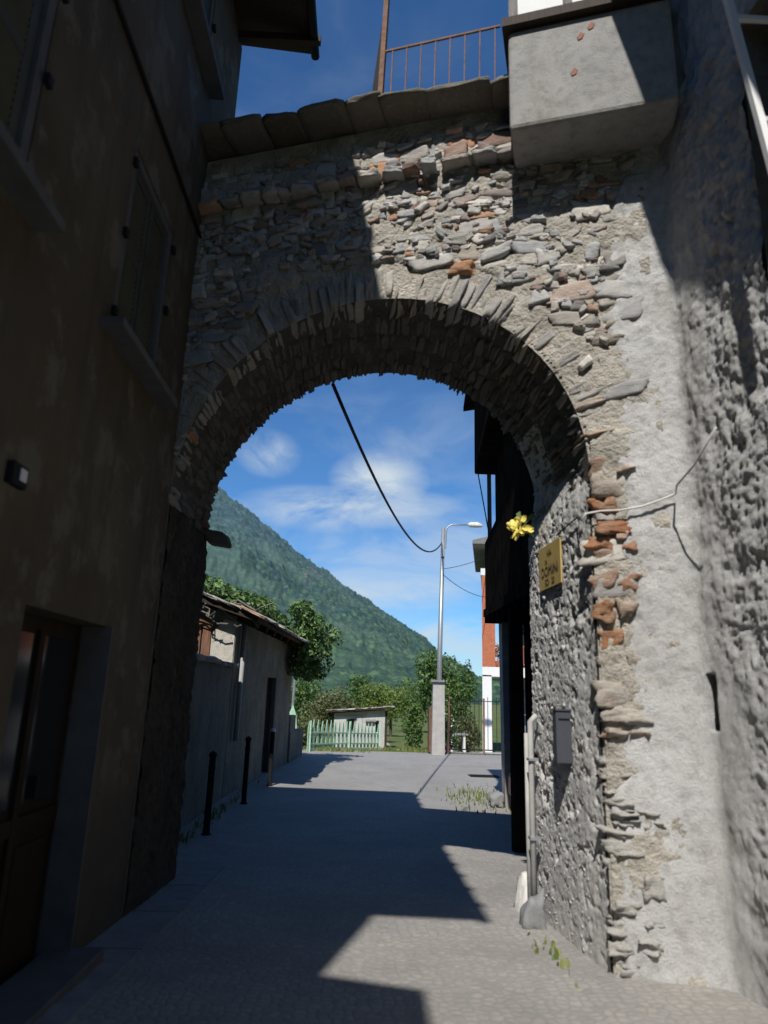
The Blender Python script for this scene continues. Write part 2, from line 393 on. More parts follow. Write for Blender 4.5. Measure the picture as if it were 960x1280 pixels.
for i in range(n - 1):
    a, b = 4 * i, 4 * i + 4
    FF_ += [(a, a + 1, b + 1, b)]; F += [(a + 2, b + 2, b + 3, a + 3), (a, b, b + 2, a + 2), (a + 1, a + 3, b + 3, b + 1)]
mb.add(V, F); MB().add(V, FF_).build('face_mortar', M_mortar, arch)
# corner fills above the outline
for sx, X in ((-1, -2.0), (1, 2.45)):
    pass
mb.build('mortar_core', plain('shade_toned_mortar', (.115, .105, .09), .95, var=.4, scale=5, bmp=.9, bscale=30, bdist=.05), arch)  # darker copy of the face mortar, coloured for the shade inside the arch
cf = MB()
cf.add([(-2.0, yf(-2.0), ZTOP - .02), (2.45, yf(2.45), ZTOP - .02), (2.45, yf(2.45) + DEPTH, ZTOP - .02), (-2.0, yf(-2.0) + DEPTH, ZTOP - .02)], [(0, 1, 2, 3)])
for sx, X in ((-1, -2.0), (1, 2.45)):
    for dy in (0.0, DEPTH):
        # triangle wedge between the last radial strip and the corner
        k = (X - XC) if sx > 0 else (XC - X)
        ang = [p for p in PR if p[1] > ZS]
        outs = [outer(p) for p in ang]
        side = [o for o in outs if abs(o[0] - X) < 1e-4]; top = [o for o in outs if abs(o[1] - ZTOP) < 1e-4]
        s_ = max(side, key=lambda o: o[1]); t_ = min(top, key=lambda o: abs(o[0] - X))
        cf.add([(s_[0], yf(s_[0]) + dy, s_[1]), (X, yf(X) + dy, ZTOP), (t_[0], yf(t_[0]) + dy, ZTOP)], [(0, 1, 2)])
cf.build('wall_top', M_mortar, arch)

# stone template: subdivided cube with trilinear corner weights
bm = bmesh.new(); bmesh.ops.create_cube(bm, size=2); bmesh.ops.subdivide_edges(bm, edges=bm.edges, cuts=5, use_grid_fill=True)
bm.verts.ensure_lookup_table()
TV = np.array([v.co[:] for v in bm.verts]); TF = np.array([[v.index for v in f.verts] for f in bm.faces]); bm.free()
CO = np.array([(x, y, z) for x in (-1, 1) for y in (-1, 1) for z in (-1, 1)], float)
TW = np.prod((1 + TV[:, None, :] * CO[None]) / 2, axis=2)
bm = bmesh.new(); bmesh.ops.create_cube(bm, size=2); bmesh.ops.subdivide_edges(bm, edges=bm.edges, cuts=1, use_grid_fill=True)
bm.verts.ensure_lookup_table()
TV1 = np.array([v.co[:] for v in bm.verts]); TF1 = np.array([[v.index for v in f.verts] for f in bm.faces]); bm.free()
TW1 = np.prod((1 + TV1[:, None, :] * CO[None]) / 2, axis=2)
def stones(name, C, A, m, parent, jit=.28, k=5., rug=.05, seed=0, coarse=False):
    """C (n,3) centres; A (n,3,3) rows = half-extent axes; one mesh of irregular rounded stones"""
    C = np.asarray(C, float); A = np.asarray(A, float); n = len(C)
    r = np.random.default_rng(seed + 5)
    tv, tf, tw = (TV1, TF1, TW1) if coarse else (TV, TF, TW)
    kk = r.uniform(k * .6, k * 1.6, n)[:, None]
    nrm = (np.abs(tv)[None] ** kk[..., None]).sum(2) ** (1 / kk)
    P = tv[None] / nrm[..., None]
    J = r.uniform(-jit, jit, (n, 8, 3)); P = P + np.einsum('vc,nci->nvi', tw, J)
    q = P + r.uniform(-50, 50, (n, 1, 3))
    d = vnoise(q.reshape(-1, 3), 1.4, seed, 3).reshape(n, -1, 1)
    d2 = vnoise(q.reshape(-1, 3), 4.5, seed + 3, 2).reshape(n, -1, 1)
    P = P * (1 + rug * 2 * d + rug * .8 * d2)
    W = C[:, None] + np.einsum('nvi,nij->nvj', P, A)
    nv = len(tv); FF = (tf[None] + (np.arange(n) * nv)[:, None, None]).reshape(-1, 4)
    return np_mesh(name, W.reshape(-1, 3), FF, m, parent)
def face_pt(x, z, out): return np.array([x, yf(x), z]) + NV * out

# rubble on the front
rr = random.Random(3); C = []; A = []
z = 2.2
while z < ZTOP - .22:
    h = rr.choice([.05, .06, .07, .08, .09, .11, .14])
    x = -1.86 + rr.random() * .1
    while x < (1.76 if z < 5.1 else 1.76 + .2 * min(1, (z - 5.1) / .6)):
        w = rr.uniform(.8, 2.9) * h * rr.uniform(.8, 1.2); w = max(.08, min(.36, w))
        cx, cz = x + w / 2, z + h / 2 + rr.uniform(-.02, .02)
        d = math.hypot(cx - XC, cz - ZS)
        ok = (cz > ZS and d > R0 + .33) or (cz <= ZS and (cx > XC + R0 + .1 or cx < XC - R0 - .05))
        if ok:
            hh = h * rr.uniform(.85, 1.15); ro = rr.gauss(0, .08)
            u = UV * math.cos(ro) + np.array([0, 0, 1]) * math.sin(ro); vv = -UV * math.sin(ro) + np.array([0, 0, 1]) * math.cos(ro)
            sub = 2 if (h > .14 and rr.random() < .35) else 1
            for si in range(sub):
                dz = 0 if sub == 1 else (si - .5) * h * .52
                C.append(face_pt(cx, cz + dz, rr.uniform(-.03, .004))); A.append([u * (w / 2 * .96), NV * rr.uniform(.035, .05), vv * (hh / sub / 2 * .95)])
        x += w + .008
    z += h * .96
for _ in range(900):     # small packing stones in the joints
    cx, cz = rr.uniform(-1.85, 1.78), rr.uniform(3.3, ZTOP - .4); d = math.hypot(cx - XC, cz - ZS)
    if d < R0 + .36: continue
    ro = rr.gauss(0, .35); hs = rr.uniform(.010, .028); u = UV * math.cos(ro) + np.array([0, 0, 1]) * math.sin(ro); vv = -UV * math.sin(ro) + np.array([0, 0, 1]) * math.cos(ro)
    C.append(face_pt(cx, cz, rr.uniform(-.01, .03))); A.append([u * hs * rr.uniform(1.2, 3), NV * .035, vv * hs])
rub = stones('rubble_facing', C, A, M_rubble, arch, jit=.46, k=9, rug=.085, seed=1)
# mortar pointing smeared between the stones
gx = np.arange(-1.95, 2.1, .022); gzz = np.arange(-.15, ZTOP - .05, .022); GX, GZ = np.meshgrid(gx, gzz, indexing='ij'); q = np.stack([GX.ravel(), np.zeros(GX.size), GZ.ravel()], 1)
mo = .014 + vnoise(q, 3.2, 91, 4) * .030 + vnoise(q, 16, 92, 4, .6) * .014
dd = np.hypot(GX.ravel() - XC, GZ.ravel() - ZS); inside = ((dd < R0 + .01) & (GZ.ravel() > ZS)) | ((np.abs(GX.ravel() - XC) < R0 + .01) & (GZ.ravel() <= ZS))
mo = np.where(dd < R0 + .36, mo - .030 + .030 * sstep(GX.ravel(), .8, 1.5), mo)
Vm = np.stack([GX.ravel() + NV[0] * mo, yf(GX.ravel()) + NV[1] * mo, GZ.ravel()], 1); Fm = grid_faces(*GX.shape); Fm = Fm[~inside[Fm].any(1)]
np_mesh('pointing', Vm, Fm, M_mortar, arch)
# projecting string course of flat stones under the coping
C = []; A = []; x = -1.8
while x < 1.1:
    w = rr.uniform(.12, .30)
    C.append(face_pt(x + w / 2, 6.06 + rr.uniform(-.012, .012), .06 + rr.uniform(0, .02))); A.append([UV * w / 2 * .97, NV * .085, np.array([0, 0, 1]) * rr.uniform(.022, .034)])
    if rr.random() < .4:
        hh = rr.uniform(.03, .075); C.append(face_pt(x + w / 2, 6.12 + hh, rr.uniform(.01, .05))); A.append([UV * w / 2 * rr.uniform(.6, .95), NV * .07, np.array([0, 0, 1]) * hh])
    x += w
stones('string_course', C, A, M_rubble, arch, jit=.36, k=8, rug=.08, seed=2)
# voussoirs: thin slates set on edge; the face ring and, behind it, the vault stones coloured darker for shade
bands = [(-.014, .30), (.30, .60), (.60, .90), (.90, 1.18), (1.18, DEPTH + .03)]
CV = []; AV = []; CS = []; AS = []
for bi, (d0, d1) in enumerate(bands):
    t = -.02
    while t < math.pi + .02:
        th = rr.uniform(.038, .09); L = rr.uniform(.20, .36) if bi == 0 else rr.uniform(.16, .24)
        wdt = th / R0
        tm = t + wdt / 2; er = np.array([math.cos(tm), 0, math.sin(tm)]); et = np.array([-math.sin(tm), 0, math.cos(tm)])
        ri = R0 - rr.uniform(-.008, .022) - (rr.uniform(0, .022) if bi == 4 else 0)
        x = XC + er[0] * (ri + L / 2)
        yb = yf(x); dd0 = d0 + rr.uniform(-.022, .022); dd1 = d1 + rr.uniform(-.03, .03)
        c = np.array([XC, 0, ZS]) + er * (ri + L / 2); c[1] = yb + (dd0 + dd1) / 2
        e1 = er.copy(); e1[1] = -TP * er[0]      # slates follow the skew of the wall
        e2 = et + er * rr.gauss(0, .08); e2[1] = -TP * e2[0]
        (CV if bi == 0 else CS).append(c); (AV if bi == 0 else AS).append([e1 * L / 2, np.array([0, 1, 0]) * (dd1 - dd0) / 2 * .98, e2 * th / 2 * .97])
        t += wdt
stones('voussoirs', CV, AV, M_vous, arch, jit=.24, k=7, rug=.05, seed=3)
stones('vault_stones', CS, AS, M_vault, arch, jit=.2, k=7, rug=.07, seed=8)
# one bright quartz stone among the voussoirs
o = stones('quartz_stone', [face_pt(1.60, 4.06, .03)], [[(UV * .8 + np.array([0, 0, .6])) * .055, NV * .04, (np.array([0, 0, .8]) - UV * .6) * .028]], M_whitewash, arch, seed=4)
# quoins at the sunny corner
C = []; A = []; z = -.25
while z < ZS + .1:
    h = rr.choice([.05, .07, .09, .11, .14, .17] if z > 1.2 else [.05, .06, .08, .1, .12]) * rr.uniform(.9, 1.15); w = min(rr.uniform(.15, .27), 2.2 * h + .06)
    x0 = XC + R0 - rr.uniform(-.005, .05); tl = rr.gauss(0, .09); low = .045 * (1 - min(1, max(0, (z - .9) / .8)))
    C.append(face_pt(x0 + w / 2, z + h / 2, rr.uniform(-.022, .006) - .06 - low * .45)); A.append([UV * w / 2 + np.array([0, 0, tl * w / 2]), NV * .12, np.array([rr.uniform(-.03, .03), 0, 1]) * h / 2 * rr.uniform(.85, .98)])
    if w < .2: C.append(face_pt(x0 + w + .07, z + h / 2 + rr.uniform(-.02, .02), rr.uniform(-.03, .0) - .06)); A.append([UV * .065, NV * .11, np.array([0, 0, 1]) * h / 2 * .8])
    z += h * rr.uniform(1.0, 1.14)
stones('quoin_stones', C, A, M_quoin, arch, jit=.46, k=7, rug=.12, seed=6)

# rendered jamb under the arch on the sunny side, and the dark one opposite
def jamb(name, X, sgn, m, seed, step, amp):
    ys = np.arange(0.012, DEPTH + .02, step); zs = np.arange(-.35, ZS + .75, step)
    Yl, Z = np.meshgrid(ys, zs, indexing='ij'); y0 = yf(X)
    Y = Yl + y0
    P = np.stack([np.zeros_like(Y).ravel(), Y.ravel(), Z.ravel()], 1)
    nz = vnoise(P, 6, seed, 4, .55) * .35 + vnoise(P, 22, seed + 1, 3, .6) * .6 + vnoise(P, 46, seed + 6, 2, .6) * .45
    pit = -sstep(vnoise(P, 17, seed + 2, 3), .35, .8) * .014 - sstep(vnoise(P, 5, seed + 8, 4, .6), .5, .8) * .03
    ed = sstep(Yl.ravel() + vnoise(P, 4.5, seed + 9, 4) * .09, .06, .30); top = 1 - sstep(Z.ravel(), ZS - .25, ZS + .35)
    off = (nz * amp + pit * (amp > .006)) * (.4 + .6 * np.clip(Z.ravel() * 2, 0, 1)) + .028 - .014 * (1 - ed)
    off = off - .0
    # over the springing the render curls back into the vault
    zc = np.clip(Z.ravel() - ZS, 0, None); lift = R0 - np.sqrt(np.clip(R0 ** 2 - zc ** 2, 0, None))
    off = off + lift - (1 - top) * .09
    Xv = X - sgn * (off + (.10 * Yl.ravel() / DEPTH if sgn > 0 else 0))
    V = np.stack([Xv, Y.ravel(), Z.ravel()], 1)
    F = grid_faces(*Y.shape)
    return np_mesh(name, V, F if sgn > 0 else F[:, ::-1], m, arch)
jamb('jamb_render', XC + R0, 1, M_jamb, 21, .0105, .0066)
jo = bpy.data.objects['jamb_render']; jv = np.array([v.co[:] for v in jo.data.vertices]); rq = np.random.default_rng(78)
sel = np.where((jv[:, 2] > -.1) & (jv[:, 2] < 3.5) & (jv[:, 1] > yf(XC + R0) + .28))[0]; sel = rq.choice(sel, 900, replace=False); hs = rq.uniform(.003, .008, len(sel)) * (1 + 1.5 * (rq.random(len(sel)) < .05))
Cg = jv[sel] - np.array([1, .07, 0]) * (rq.uniform(-.6, 0, len(sel)) * hs)[:, None]; Ag = np.zeros((len(sel), 3, 3)); Ag[:, 0, 0] = hs * .8; Ag[:, 1, 1] = hs * rq.uniform(1, 2, len(sel)); Ag[:, 2, 2] = hs * rq.uniform(.8, 1.2, len(sel))
stones('jamb_grit', Cg, Ag, M_grit, arch, jit=.6, k=8, rug=.16, seed=53, coarse=True)
jamb('shaded_jamb_render', XC - R0, -1, M_shadewall, 31, .03, .02)
# small stone corbel standing out of the far shaded edge
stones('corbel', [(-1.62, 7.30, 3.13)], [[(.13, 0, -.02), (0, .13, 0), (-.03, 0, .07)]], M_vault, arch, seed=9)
# projecting coping slabs
C = []; A = []; x = -1.98
while x < 1.98:
    w = rr.uniform(.28, .62); z0 = 6.65 + .10 * max(0, .9 - x) / 2.3 + rr.uniform(-.006, .006); o_ = -.25 + rr.uniform(-.03, .02)
    C.append(face_pt(x + w / 2, z0, o_)); A.append([UV * w / 2 * 1.07, NV * .6, np.array([rr.uniform(-.02, .02), 0, 1]) * rr.uniform(.030, .036)]); x += w
stones('coping_slabs', C, A, mat('coping_stone', f_stone([(0, (.15, .13, .10)), (.5, (.24, .225, .19)), (1, (.17, .155, .12))], .3)), arch, jit=.05, k=22, rug=.016, seed=7)
# terrace deck behind the coping
dk = MB(); dk.add([(-2.0, yf(-2.0) + .4, 6.69), (2.45, yf(2.45) + .4, 6.69), (2.45, yf(2.45) + DEPTH, 6.69), (-2.0, yf(-2.0) + DEPTH, 6.69)], [(0, 1, 2, 3)])
dk.build('terrace_deck', M_mortar, arch)

# iron railing on the coping
rl = thing('railing', 'thin rusty iron railing with a tall post on top of the archway', 'railing', (.5, 5.0, 6.7))
def rp(x, z, out=.12): return Vector(face_pt(x, z, out))
MB().bar(rp(-.02, 6.68), rp(.03, 8.9), .05, .045).build('post', M_rust, rl)
MB().prism([rp(-.13, 6.68, .1), rp(-.03, 6.68, .1), rp(.0, 8.2, .1)], Vector(NV) * -.03).build('brace_plate', M_iron, rl)
MB().bar(rp(.0, 7.42), rp(1.04, 7.42), .018).build('rail', M_rust, rl)
for i in range(8):
    x = .03 + (i + .35) * .13
    MB().bar(rp(x, 6.68), rp(x + .01, 7.42), .010).build('bar', M_rust, rl)

# ------------------------------------------------------------------ right-hand house with the rough render and the bay
XR = 2.27; SPL = .13
WY0, WY1, WZ0, WZ1 = 2.2, 3.62, 3.95, 5.95
rh = thing('rendered_house', 'tall grey house with rough sunlit render and a concrete bay, right of archway', 'house', (XR, 2., 0))
# continuous render: front strip beside the quoins, round the corner, along the street
step = .0125
s1 = np.arange(1.635, XR - .1, step); yc = yf(XR)
path = [(x, yf(x), NV[0], NV[1]) for x in s1]
cx0, cy0 = XR - .1, yf(XR - .1)
for t in np.linspace(0, 1, 14)[1:]:
    a0 = math.atan2(NV[1], NV[0]); a1 = -math.pi
    a0 = a0 if a0 > -math.pi else a0; a = a0 + (a1 - a0) * t
    # quadratic corner
    p0 = np.array([cx0, cy0]); p1 = np.array([XR, yf(XR)]); p2 = np.array([XR, yf(XR) - .13])
    q = (1 - t) ** 2 * p0 + 2 * t * (1 - t) * p1 + t * t * p2
    path.append((q[0], q[1], math.cos(a), math.sin(a)))
for y in np.arange(yf(XR) - .13 - step, 2.5, -step): path.append((XR, y, -1, 0))
path = np.array(path); zs = np.concatenate([np.arange(-.1, 6.2, step * 1.15), np.arange(6.2, 8.6, .05)])
nA, nZ = len(path), len(zs)
Px = np.repeat(path[:, 0], nZ); Py = np.repeat(path[:, 1], nZ); nx = np.repeat(path[:, 2], nZ); ny = np.repeat(path[:, 3], nZ); Z = np.tile(zs, nA)
P = np.stack([Px, Py, Z], 1)
onside = sstep(-Py + vnoise(P, 2.6, 48, 3) * .12, -(yf(XR) - .08), -(yf(XR) - .55))      # 0 on the front strip, 1 along the street
smooth_low = (1 - sstep(Z, 1.3, 2.3)) * (1 - onside * .7)
big = vnoise(P * [1, 1, 1], 3.2, 41, 4); med = vnoise(P * [1, 1, .8], 11, 42, 5, .62); fine = vnoise(P, 34, 43, 3, .6)
lump = np.abs(vnoise(P * [1, 1, 1.3], 5.5, 45, 2, .5)) ** .6 * .7 + np.abs(vnoise(P * [1, 1, 1.2], 15, 47, 2, .5)) ** .7 * .45
off = .030 + big * (.012 + .012 * onside) + (med * (.008 + .006 * onside) + fine * (.004 + .006 * onside) + lump * .024 * onside) * (1 - .75 * smooth_low)
edge_x = 1.79 - .14 * (1 - sstep(Z, .7, 1.6)) + vnoise(np.stack([np.zeros_like(Z), np.zeros_like(Z), Z], 1), 3, 46, 4) * .06 + sstep(Z, 5.0, 5.9) * .2
fr = (1 - sstep(-Py, -yf(XR) - .005, -yf(XR) + .0)) 
on_front = (Px < XR - .02)
tt = sstep(Px + med * .03, edge_x - .10, edge_x + .05)
off = np.where(on_front, off * tt - .09 * (1 - tt), off)
# narrow recess in the render near the corner
dz_ = (Z > 1.42) & (Z < 1.76); dy_ = (Py > 4.50) & (Py < 4.61) & (Px > XR - .06)
off = np.where(dz_ & dy_, -.09, off)
Vv = np.stack([Px + nx * off, Py + ny * off, Z], 1)
Vv[:, 0] += SPL * np.clip(yf(XR) - .13 - Vv[:, 1], 0, None)
Fq = grid_faces(nA, nZ)
# window opening in the street wall
cen = Vv[Fq].mean(1)
keep = ~((cen[:, 0] > XR - .12) & (cen[:, 1] < WY1) & (cen[:, 2] > WZ0) & (cen[:, 2] < WZ1))
np_mesh('rough_render', Vv, Fq[keep], M_plaster, rh)
w = MB()   # plain remainder of the walls
w.quad((XR, -7, -.3), (XR, 2.52, -.3), (XR, 2.52, WZ0), (XR, -7, WZ0)); w.quad((XR, -7, WZ0), (XR, WY0, WZ0), (XR, WY0, 8.6), (XR, -7, 8.6)); w.quad((XR, WY0, WZ1), (XR, 2.52, WZ1), (XR, 2.52, 8.6), (XR, WY0, 8.6))
w.quad((XR, -7, -.3), (9, -7, -.3), (9, -7, 8.6), (XR, -7, 8.6)); w.quad((9, -7, -.3), (9, 6.3, -.3), (9, 6.3, 8.6), (9, -7, 8.6)); w.quad((XR + .1, 6.3, -.3), (9, 6.3, -.3), (9, 6.3, 8.6), (XR + .1, 6.3, 8.6))
w.quad((XR + .1, 4.75, 6.62), (XR + .1, 6.3, 6.62), (XR + .1, 6.3, 8.6), (XR + .1, 4.75, 8.6)); w.quad((1.6, yf(1.6) + .03, 6.72), (XR + .1, yf(XR + .1) + .03, 6.72), (XR + .1, yf(XR + .1) + .03, 8.6), (1.6, yf(1.6) + .03, 8.6))
w.build('wall', M_plaster, rh)
wn = MB()
X2 = XR + .28
wn.quad((XR - .05, WY1 - .012, WZ0), (X2, WY1 - .012, WZ0), (X2, WY1 - .012, WZ1), (XR - .05, WY1 - .012, WZ1)); wn.quad((XR - .05, WY0, WZ0), (X2, WY0, WZ0), (X2, WY0, WZ1), (XR - .05, WY0, WZ1))
wn.quad((XR - .05, WY0, WZ0), (X2, WY0, WZ0), (X2, WY1 - .012, WZ0), (XR - .05, WY1 - .012, WZ0)); wn.quad((XR - .05, WY0, WZ1), (X2, WY0, WZ1), (X2, WY1 - .012, WZ1), (XR - .05, WY1 - .012, WZ1))
win = wn.build('window', M_dwall, rh)
MB().quad((X2 - .004, WY0, WZ0), (X2 - .004, WY1, WZ0), (X2 - .004, WY1, WZ1), (X2 - .004, WY0, WZ1)).build('pane', M_glass, win)
fm = MB(); fm.box((X2 - .05, 2.9, (WZ0 + WZ1) / 2), (.05, .06, WZ1 - WZ0 - .01))
fm.build('frame', M_white, win)
for o_ in list(rh.children_recursive):
    if o_.name.split('.')[0] in ('wall', 'window', 'pane', 'frame'):
        for vt in o_.data.vertices:
            if vt.co.x < 3: vt.co.x += SPL * max(0, yf(XR) - .13 - vt.co.y)
sb_ = MB(); sb_.bar((2.14, 3.37, 5.95), (2.14, 3.13, 4.3), .04, .04); sb_.bar((2.14, 3.2, 4.8), (2.5, 3.2, 4.8), .03); sb_.bar((2.14, 3.33, 5.7), (2.5, 3.33, 5.7), .03)
sb_.build('stay_bar', M_white, win)
# roof with overhanging eave
rf = MB(); XE = 1.46
rf.prism([(XE, -7.3, 8.32), (XE, -7.3, 8.44), (5.6, -7.3, 10.1), (9.6, -7.3, 8.44), (9.6, -7.3, 8.32), (5.6, -7.3, 9.95)], (0, 13.7, 0))
rf.build('roof', M_wood_dark, rh)
# concrete bay carried on the archway corner
def bp(x, z, out): return Vector(face_pt(x, z, out))
by = MB(); by.prism([bp(1.13, 5.93, .49), bp(2.33, 5.93, .49), bp(2.33, 6.90, .49), bp(1.13, 6.90, .49)], Vector(NV) * -.53)
bay = by.build('bay', M_concrete, rh, bevel=.03)
MB().prism([bp(1.09, 6.903, .55), bp(2.33, 6.903, .55), bp(2.33, 6.99, .55), bp(1.09, 6.99, .55)], Vector(NV) * -.6).build('sill', M_wood_dark, bay)
bw = MB()
for x in (1.14, 1.56, 2.12): bw.prism([bp(x, 6.993, .48), bp(x + .07, 6.993, .48), bp(x + .07, 8.2, .48), bp(x, 8.2, .48)], Vector(NV) * -.08)
bw.build('window_frame', M_wood_grey, bay)
cu = MB(); cu.prism([bp(1.21, 6.995, .45), bp(1.56, 6.995, .45), bp(1.56, 8.15, .45), bp(1.21, 8.15, .45)], Vector(NV) * -.02); cu.prism([bp(1.63, 6.995, .45), bp(1.80, 6.995, .45), bp(1.80, 8.15, .45), bp(1.63, 8.15, .45)], Vector(NV) * -.02)
cu.build('curtain', M_curtain, bay)
MB().prism([bp(1.8, 6.996, .44), bp(2.12, 6.996, .44), bp(2.12, 8.15, .44), bp(1.8, 8.15, .44)], Vector(NV) * -.02).build('window_pane', M_glass, bay)
MB().prism([bp(1.1, 8.2, .52), bp(2.33, 8.2, .52), bp(2.33, 8.31, .52), bp(1.1, 8.31, .52)], Vector(NV) * -.55).build('bay_roof', M_concrete, bay)
MB().prism([bp(1.13, 6.993, .02), bp(1.14, 6.993, .48), bp(1.14, 8.2, .48), bp(1.13, 8.2, .02)], (.03, -.009, 0)).build('side_panel', M_wood_grey, bay)
for (x, z, a) in ((1.60, 6.32, .2), (1.66, 6.66, -.4), (1.74, 6.74, .3)): MB().prism([bp(x, z, .485), bp(x + .03, z + .012, .485), bp(x + .045, z + .05, .485), bp(x + .02, z + .075, .485), bp(x - .01, z + .03, .485)], Vector(NV) * .012).build('rust_stain', M_flake, bay)

# things fixed to the archway
jx = XC + R0
pl = thing('wall_plaque', 'small yellow plaque with rows of dark lettering on the sunlit archway jamb', 'plaque', (jx - .05, 5.62, 2.62))
def jsurf(y): return jx - .034 - .10 * (y - yf(jx)) / DEPTH
def jp(y, z, out=.0): return Vector((jsurf(y) - .022 - out, y, z))
pb = MB(); pb.prism([jp(5.36, 2.47), jp(5.89, 2.47), jp(5.89, 2.83), jp(5.36, 2.83)], (.012, 0, 0)); pb.build('plate', M_brass, pl)
def lettering(txt, y, z, size, depth=.002):
    c = bpy.data.curves.new('lettering', 'FONT'); c.body = txt; c.size = size; c.extrude = depth; c.align_x = 'CENTER'
    tmp = bpy.data.objects.new('tmp', c); COL.objects.link(tmp); S.view_layers[0].update()
    me = bpy.data.meshes.new_from_object(tmp.evaluated_get(bpy.context.evaluated_depsgraph_get())); bpy.data.objects.remove(tmp); me.name = 'lettering'; me.materials.clear()
    o = link('lettering', me, M_ink); o.location = (jsurf(y) - .0235, y, z); o.rotation_euler = (rad(90), 0, rad(-90) + math.atan(.10 / DEPTH)); S.view_layers[0].update()
    o.parent = pl; o.matrix_parent_inverse = Matrix.Translation(pl.location).inverted()
    return o
lettering('VIA', 5.62, 2.735, .075); lettering('DI', 5.70, 2.675, .05); lettering('DOMINI', 5.62, 2.575, .115); lettering('SO   20', 5.62, 2.495, .075)
lb = thing('letter_box', 'slate grey metal letter box fixed to the sunlit archway jamb', 'letter box', (jx - .1, 5.4, 1.3))
MB().box((jx - .115, 5.38, 1.315), (.125, .10, .37)).build('body', M_box, lb, bevel=.006)
MB().box((jx - .115, 5.378, 1.5065), (.135, .118, .012)).build('lid', M_box, lb)
MB().box((jx - .115, 5.328, 1.44), (.085, .004, .012)).build('slot', M_black, lb)
fl = thing('flower', 'yellow artificial flower fixed high on the archway corner', 'flower', (1.45, 6.2, 3.1))
fc = Vector((1.34, 5.95, 3.05)); rf_ = random.Random(5); pts = MB()
for i in range(34):
    d = Vector((rf_.gauss(-.3, .7), rf_.gauss(-.3, .7), rf_.gauss(0, .7))).normalized(); L = rf_.uniform(.045, .085) if i > 3 else rf_.uniform(.11, .15)
    if i < 4: d = Vector((rf_.uniform(-.9, -.2), rf_.uniform(-.4, 0), rf_.uniform(-.9, .2))).normalized()
    q = d.to_track_quat('Z', 'X') @ Vector((0, 0, 1)).rotation_difference(Vector((rf_.gauss(0, .25), rf_.gauss(0, .25), 1))); wv = rf_.uniform(.022, .04); a0 = fc + d * rf_.uniform(.0, .05); cu_ = rf_.uniform(-.9, .9)
    rows = []
    for t, ww in ((0, .4), (.3, .95), (.6, 1), (.85, .7), (1, .25)):
        for sx in (-1, -.4, .4, 1): rows.append(a0 + q @ Vector((sx * wv * ww, abs(sx) ** 2 * .014 + cu_ * t * t * L * .6, t * L)))
    pts.add(rows, [(4 * r + c, 4 * r + c + 1, 4 * r + c + 5, 4 * r + c + 4) for r in range(4) for c in range(3)])
pts.build('petals', M_yellow, fl, smooth=True)
MB().tube([fc, fc + Vector((.07, .03, -.03)), Vector((1.46, 6.02, 2.98))], .008).build('stem', M_stem, fl)
rbm = MB(); rbm.add([fc + Vector(p) for p in ((0, .02, .02), (.02, .02, .06), (-.0, .04, .16), (-.04, .04, .13), (.10, .03, .14), (.14, .05, .12), (.03, .03, .03))], [(0, 1, 2, 3), (1, 4, 5, 6)])
rbm.build('leaf', M_stem, fl)
wc = MB(); wp = []
for i, (x, z) in enumerate(((1.53, 2.82), (1.56, 2.87), (1.66, 2.885), (1.78, 2.885), (1.92, 2.905), (2.05, 2.95), (2.14, 2.985))): wp.append(face_pt(x, z, .075 - .01 * (i == 0)))
wp += [(2.06, 4.44, 3.0), (2.07, 4.2, 3.06), (2.08, 3.9, 3.2)]
wc.tube(wp, .0075, 6); tag(wc.build('cable_white', M_cable_w, smooth=True), 'thin pale cable strung across the quoin stones and render', 'cable'); bpy.data.objects['cable_white'].name = 'wall_cable'
bc = MB(); bc.tube([(jsurf(5.42) - .02, 5.42, 2.86), (jsurf(5.2) - .02, 5.2, 2.88), (jsurf(5.0) - .01, 5.0, 2.9), face_pt(1.53, 2.82, .07)], .006, 6)
tag(bc.build('plaque_cable', M_cable_b), 'thin dark cable running above the yellow plaque', 'cable')
dp = thing('conduit_pipe', 'grey conduit pipe running down the far edge of the sunlit jamb', 'pipe', (1.45, 6.3, 0))
MB().tube([(1.40, 6.05, -.2), (1.40, 6.05, 1.40), (1.45, 6.05, 1.45)], .025, 10).build('pipe', M_pipe, dp, smooth=True)
MB().tube([(1.40, 6.22, -.2), (1.40, 6.22, 1.30)], .018, 10).build('thin_pipe', M_pipe, dp, smooth=True)
for zz in (.5, 1.1): MB().box((1.41, 6.05, zz), (.08, .09, .02)).build('clamp', M_steel, dp)
o = stones('guard_stone', [(1.36, 5.9, .0)], [[(.07, 0, 0), (0, .09, 0), (.02, 0, .12)]], M_grey_stone, None, k=4, jit=.4, rug=.1, seed=12); tag(o, 'short grey guard stone at the foot of the conduit pipe', 'stone')
o = stones('white_stone', [(1.43, 6.42, -.08)], [[(.10, .02, 0), (0, .13, .03), (.05, 0, .17)]], M_whitewash, None, k=3.5, jit=.45, rug=.12, seed=13); tag(o, 'whitewashed stone leaning at the far corner of the archway', 'stone')

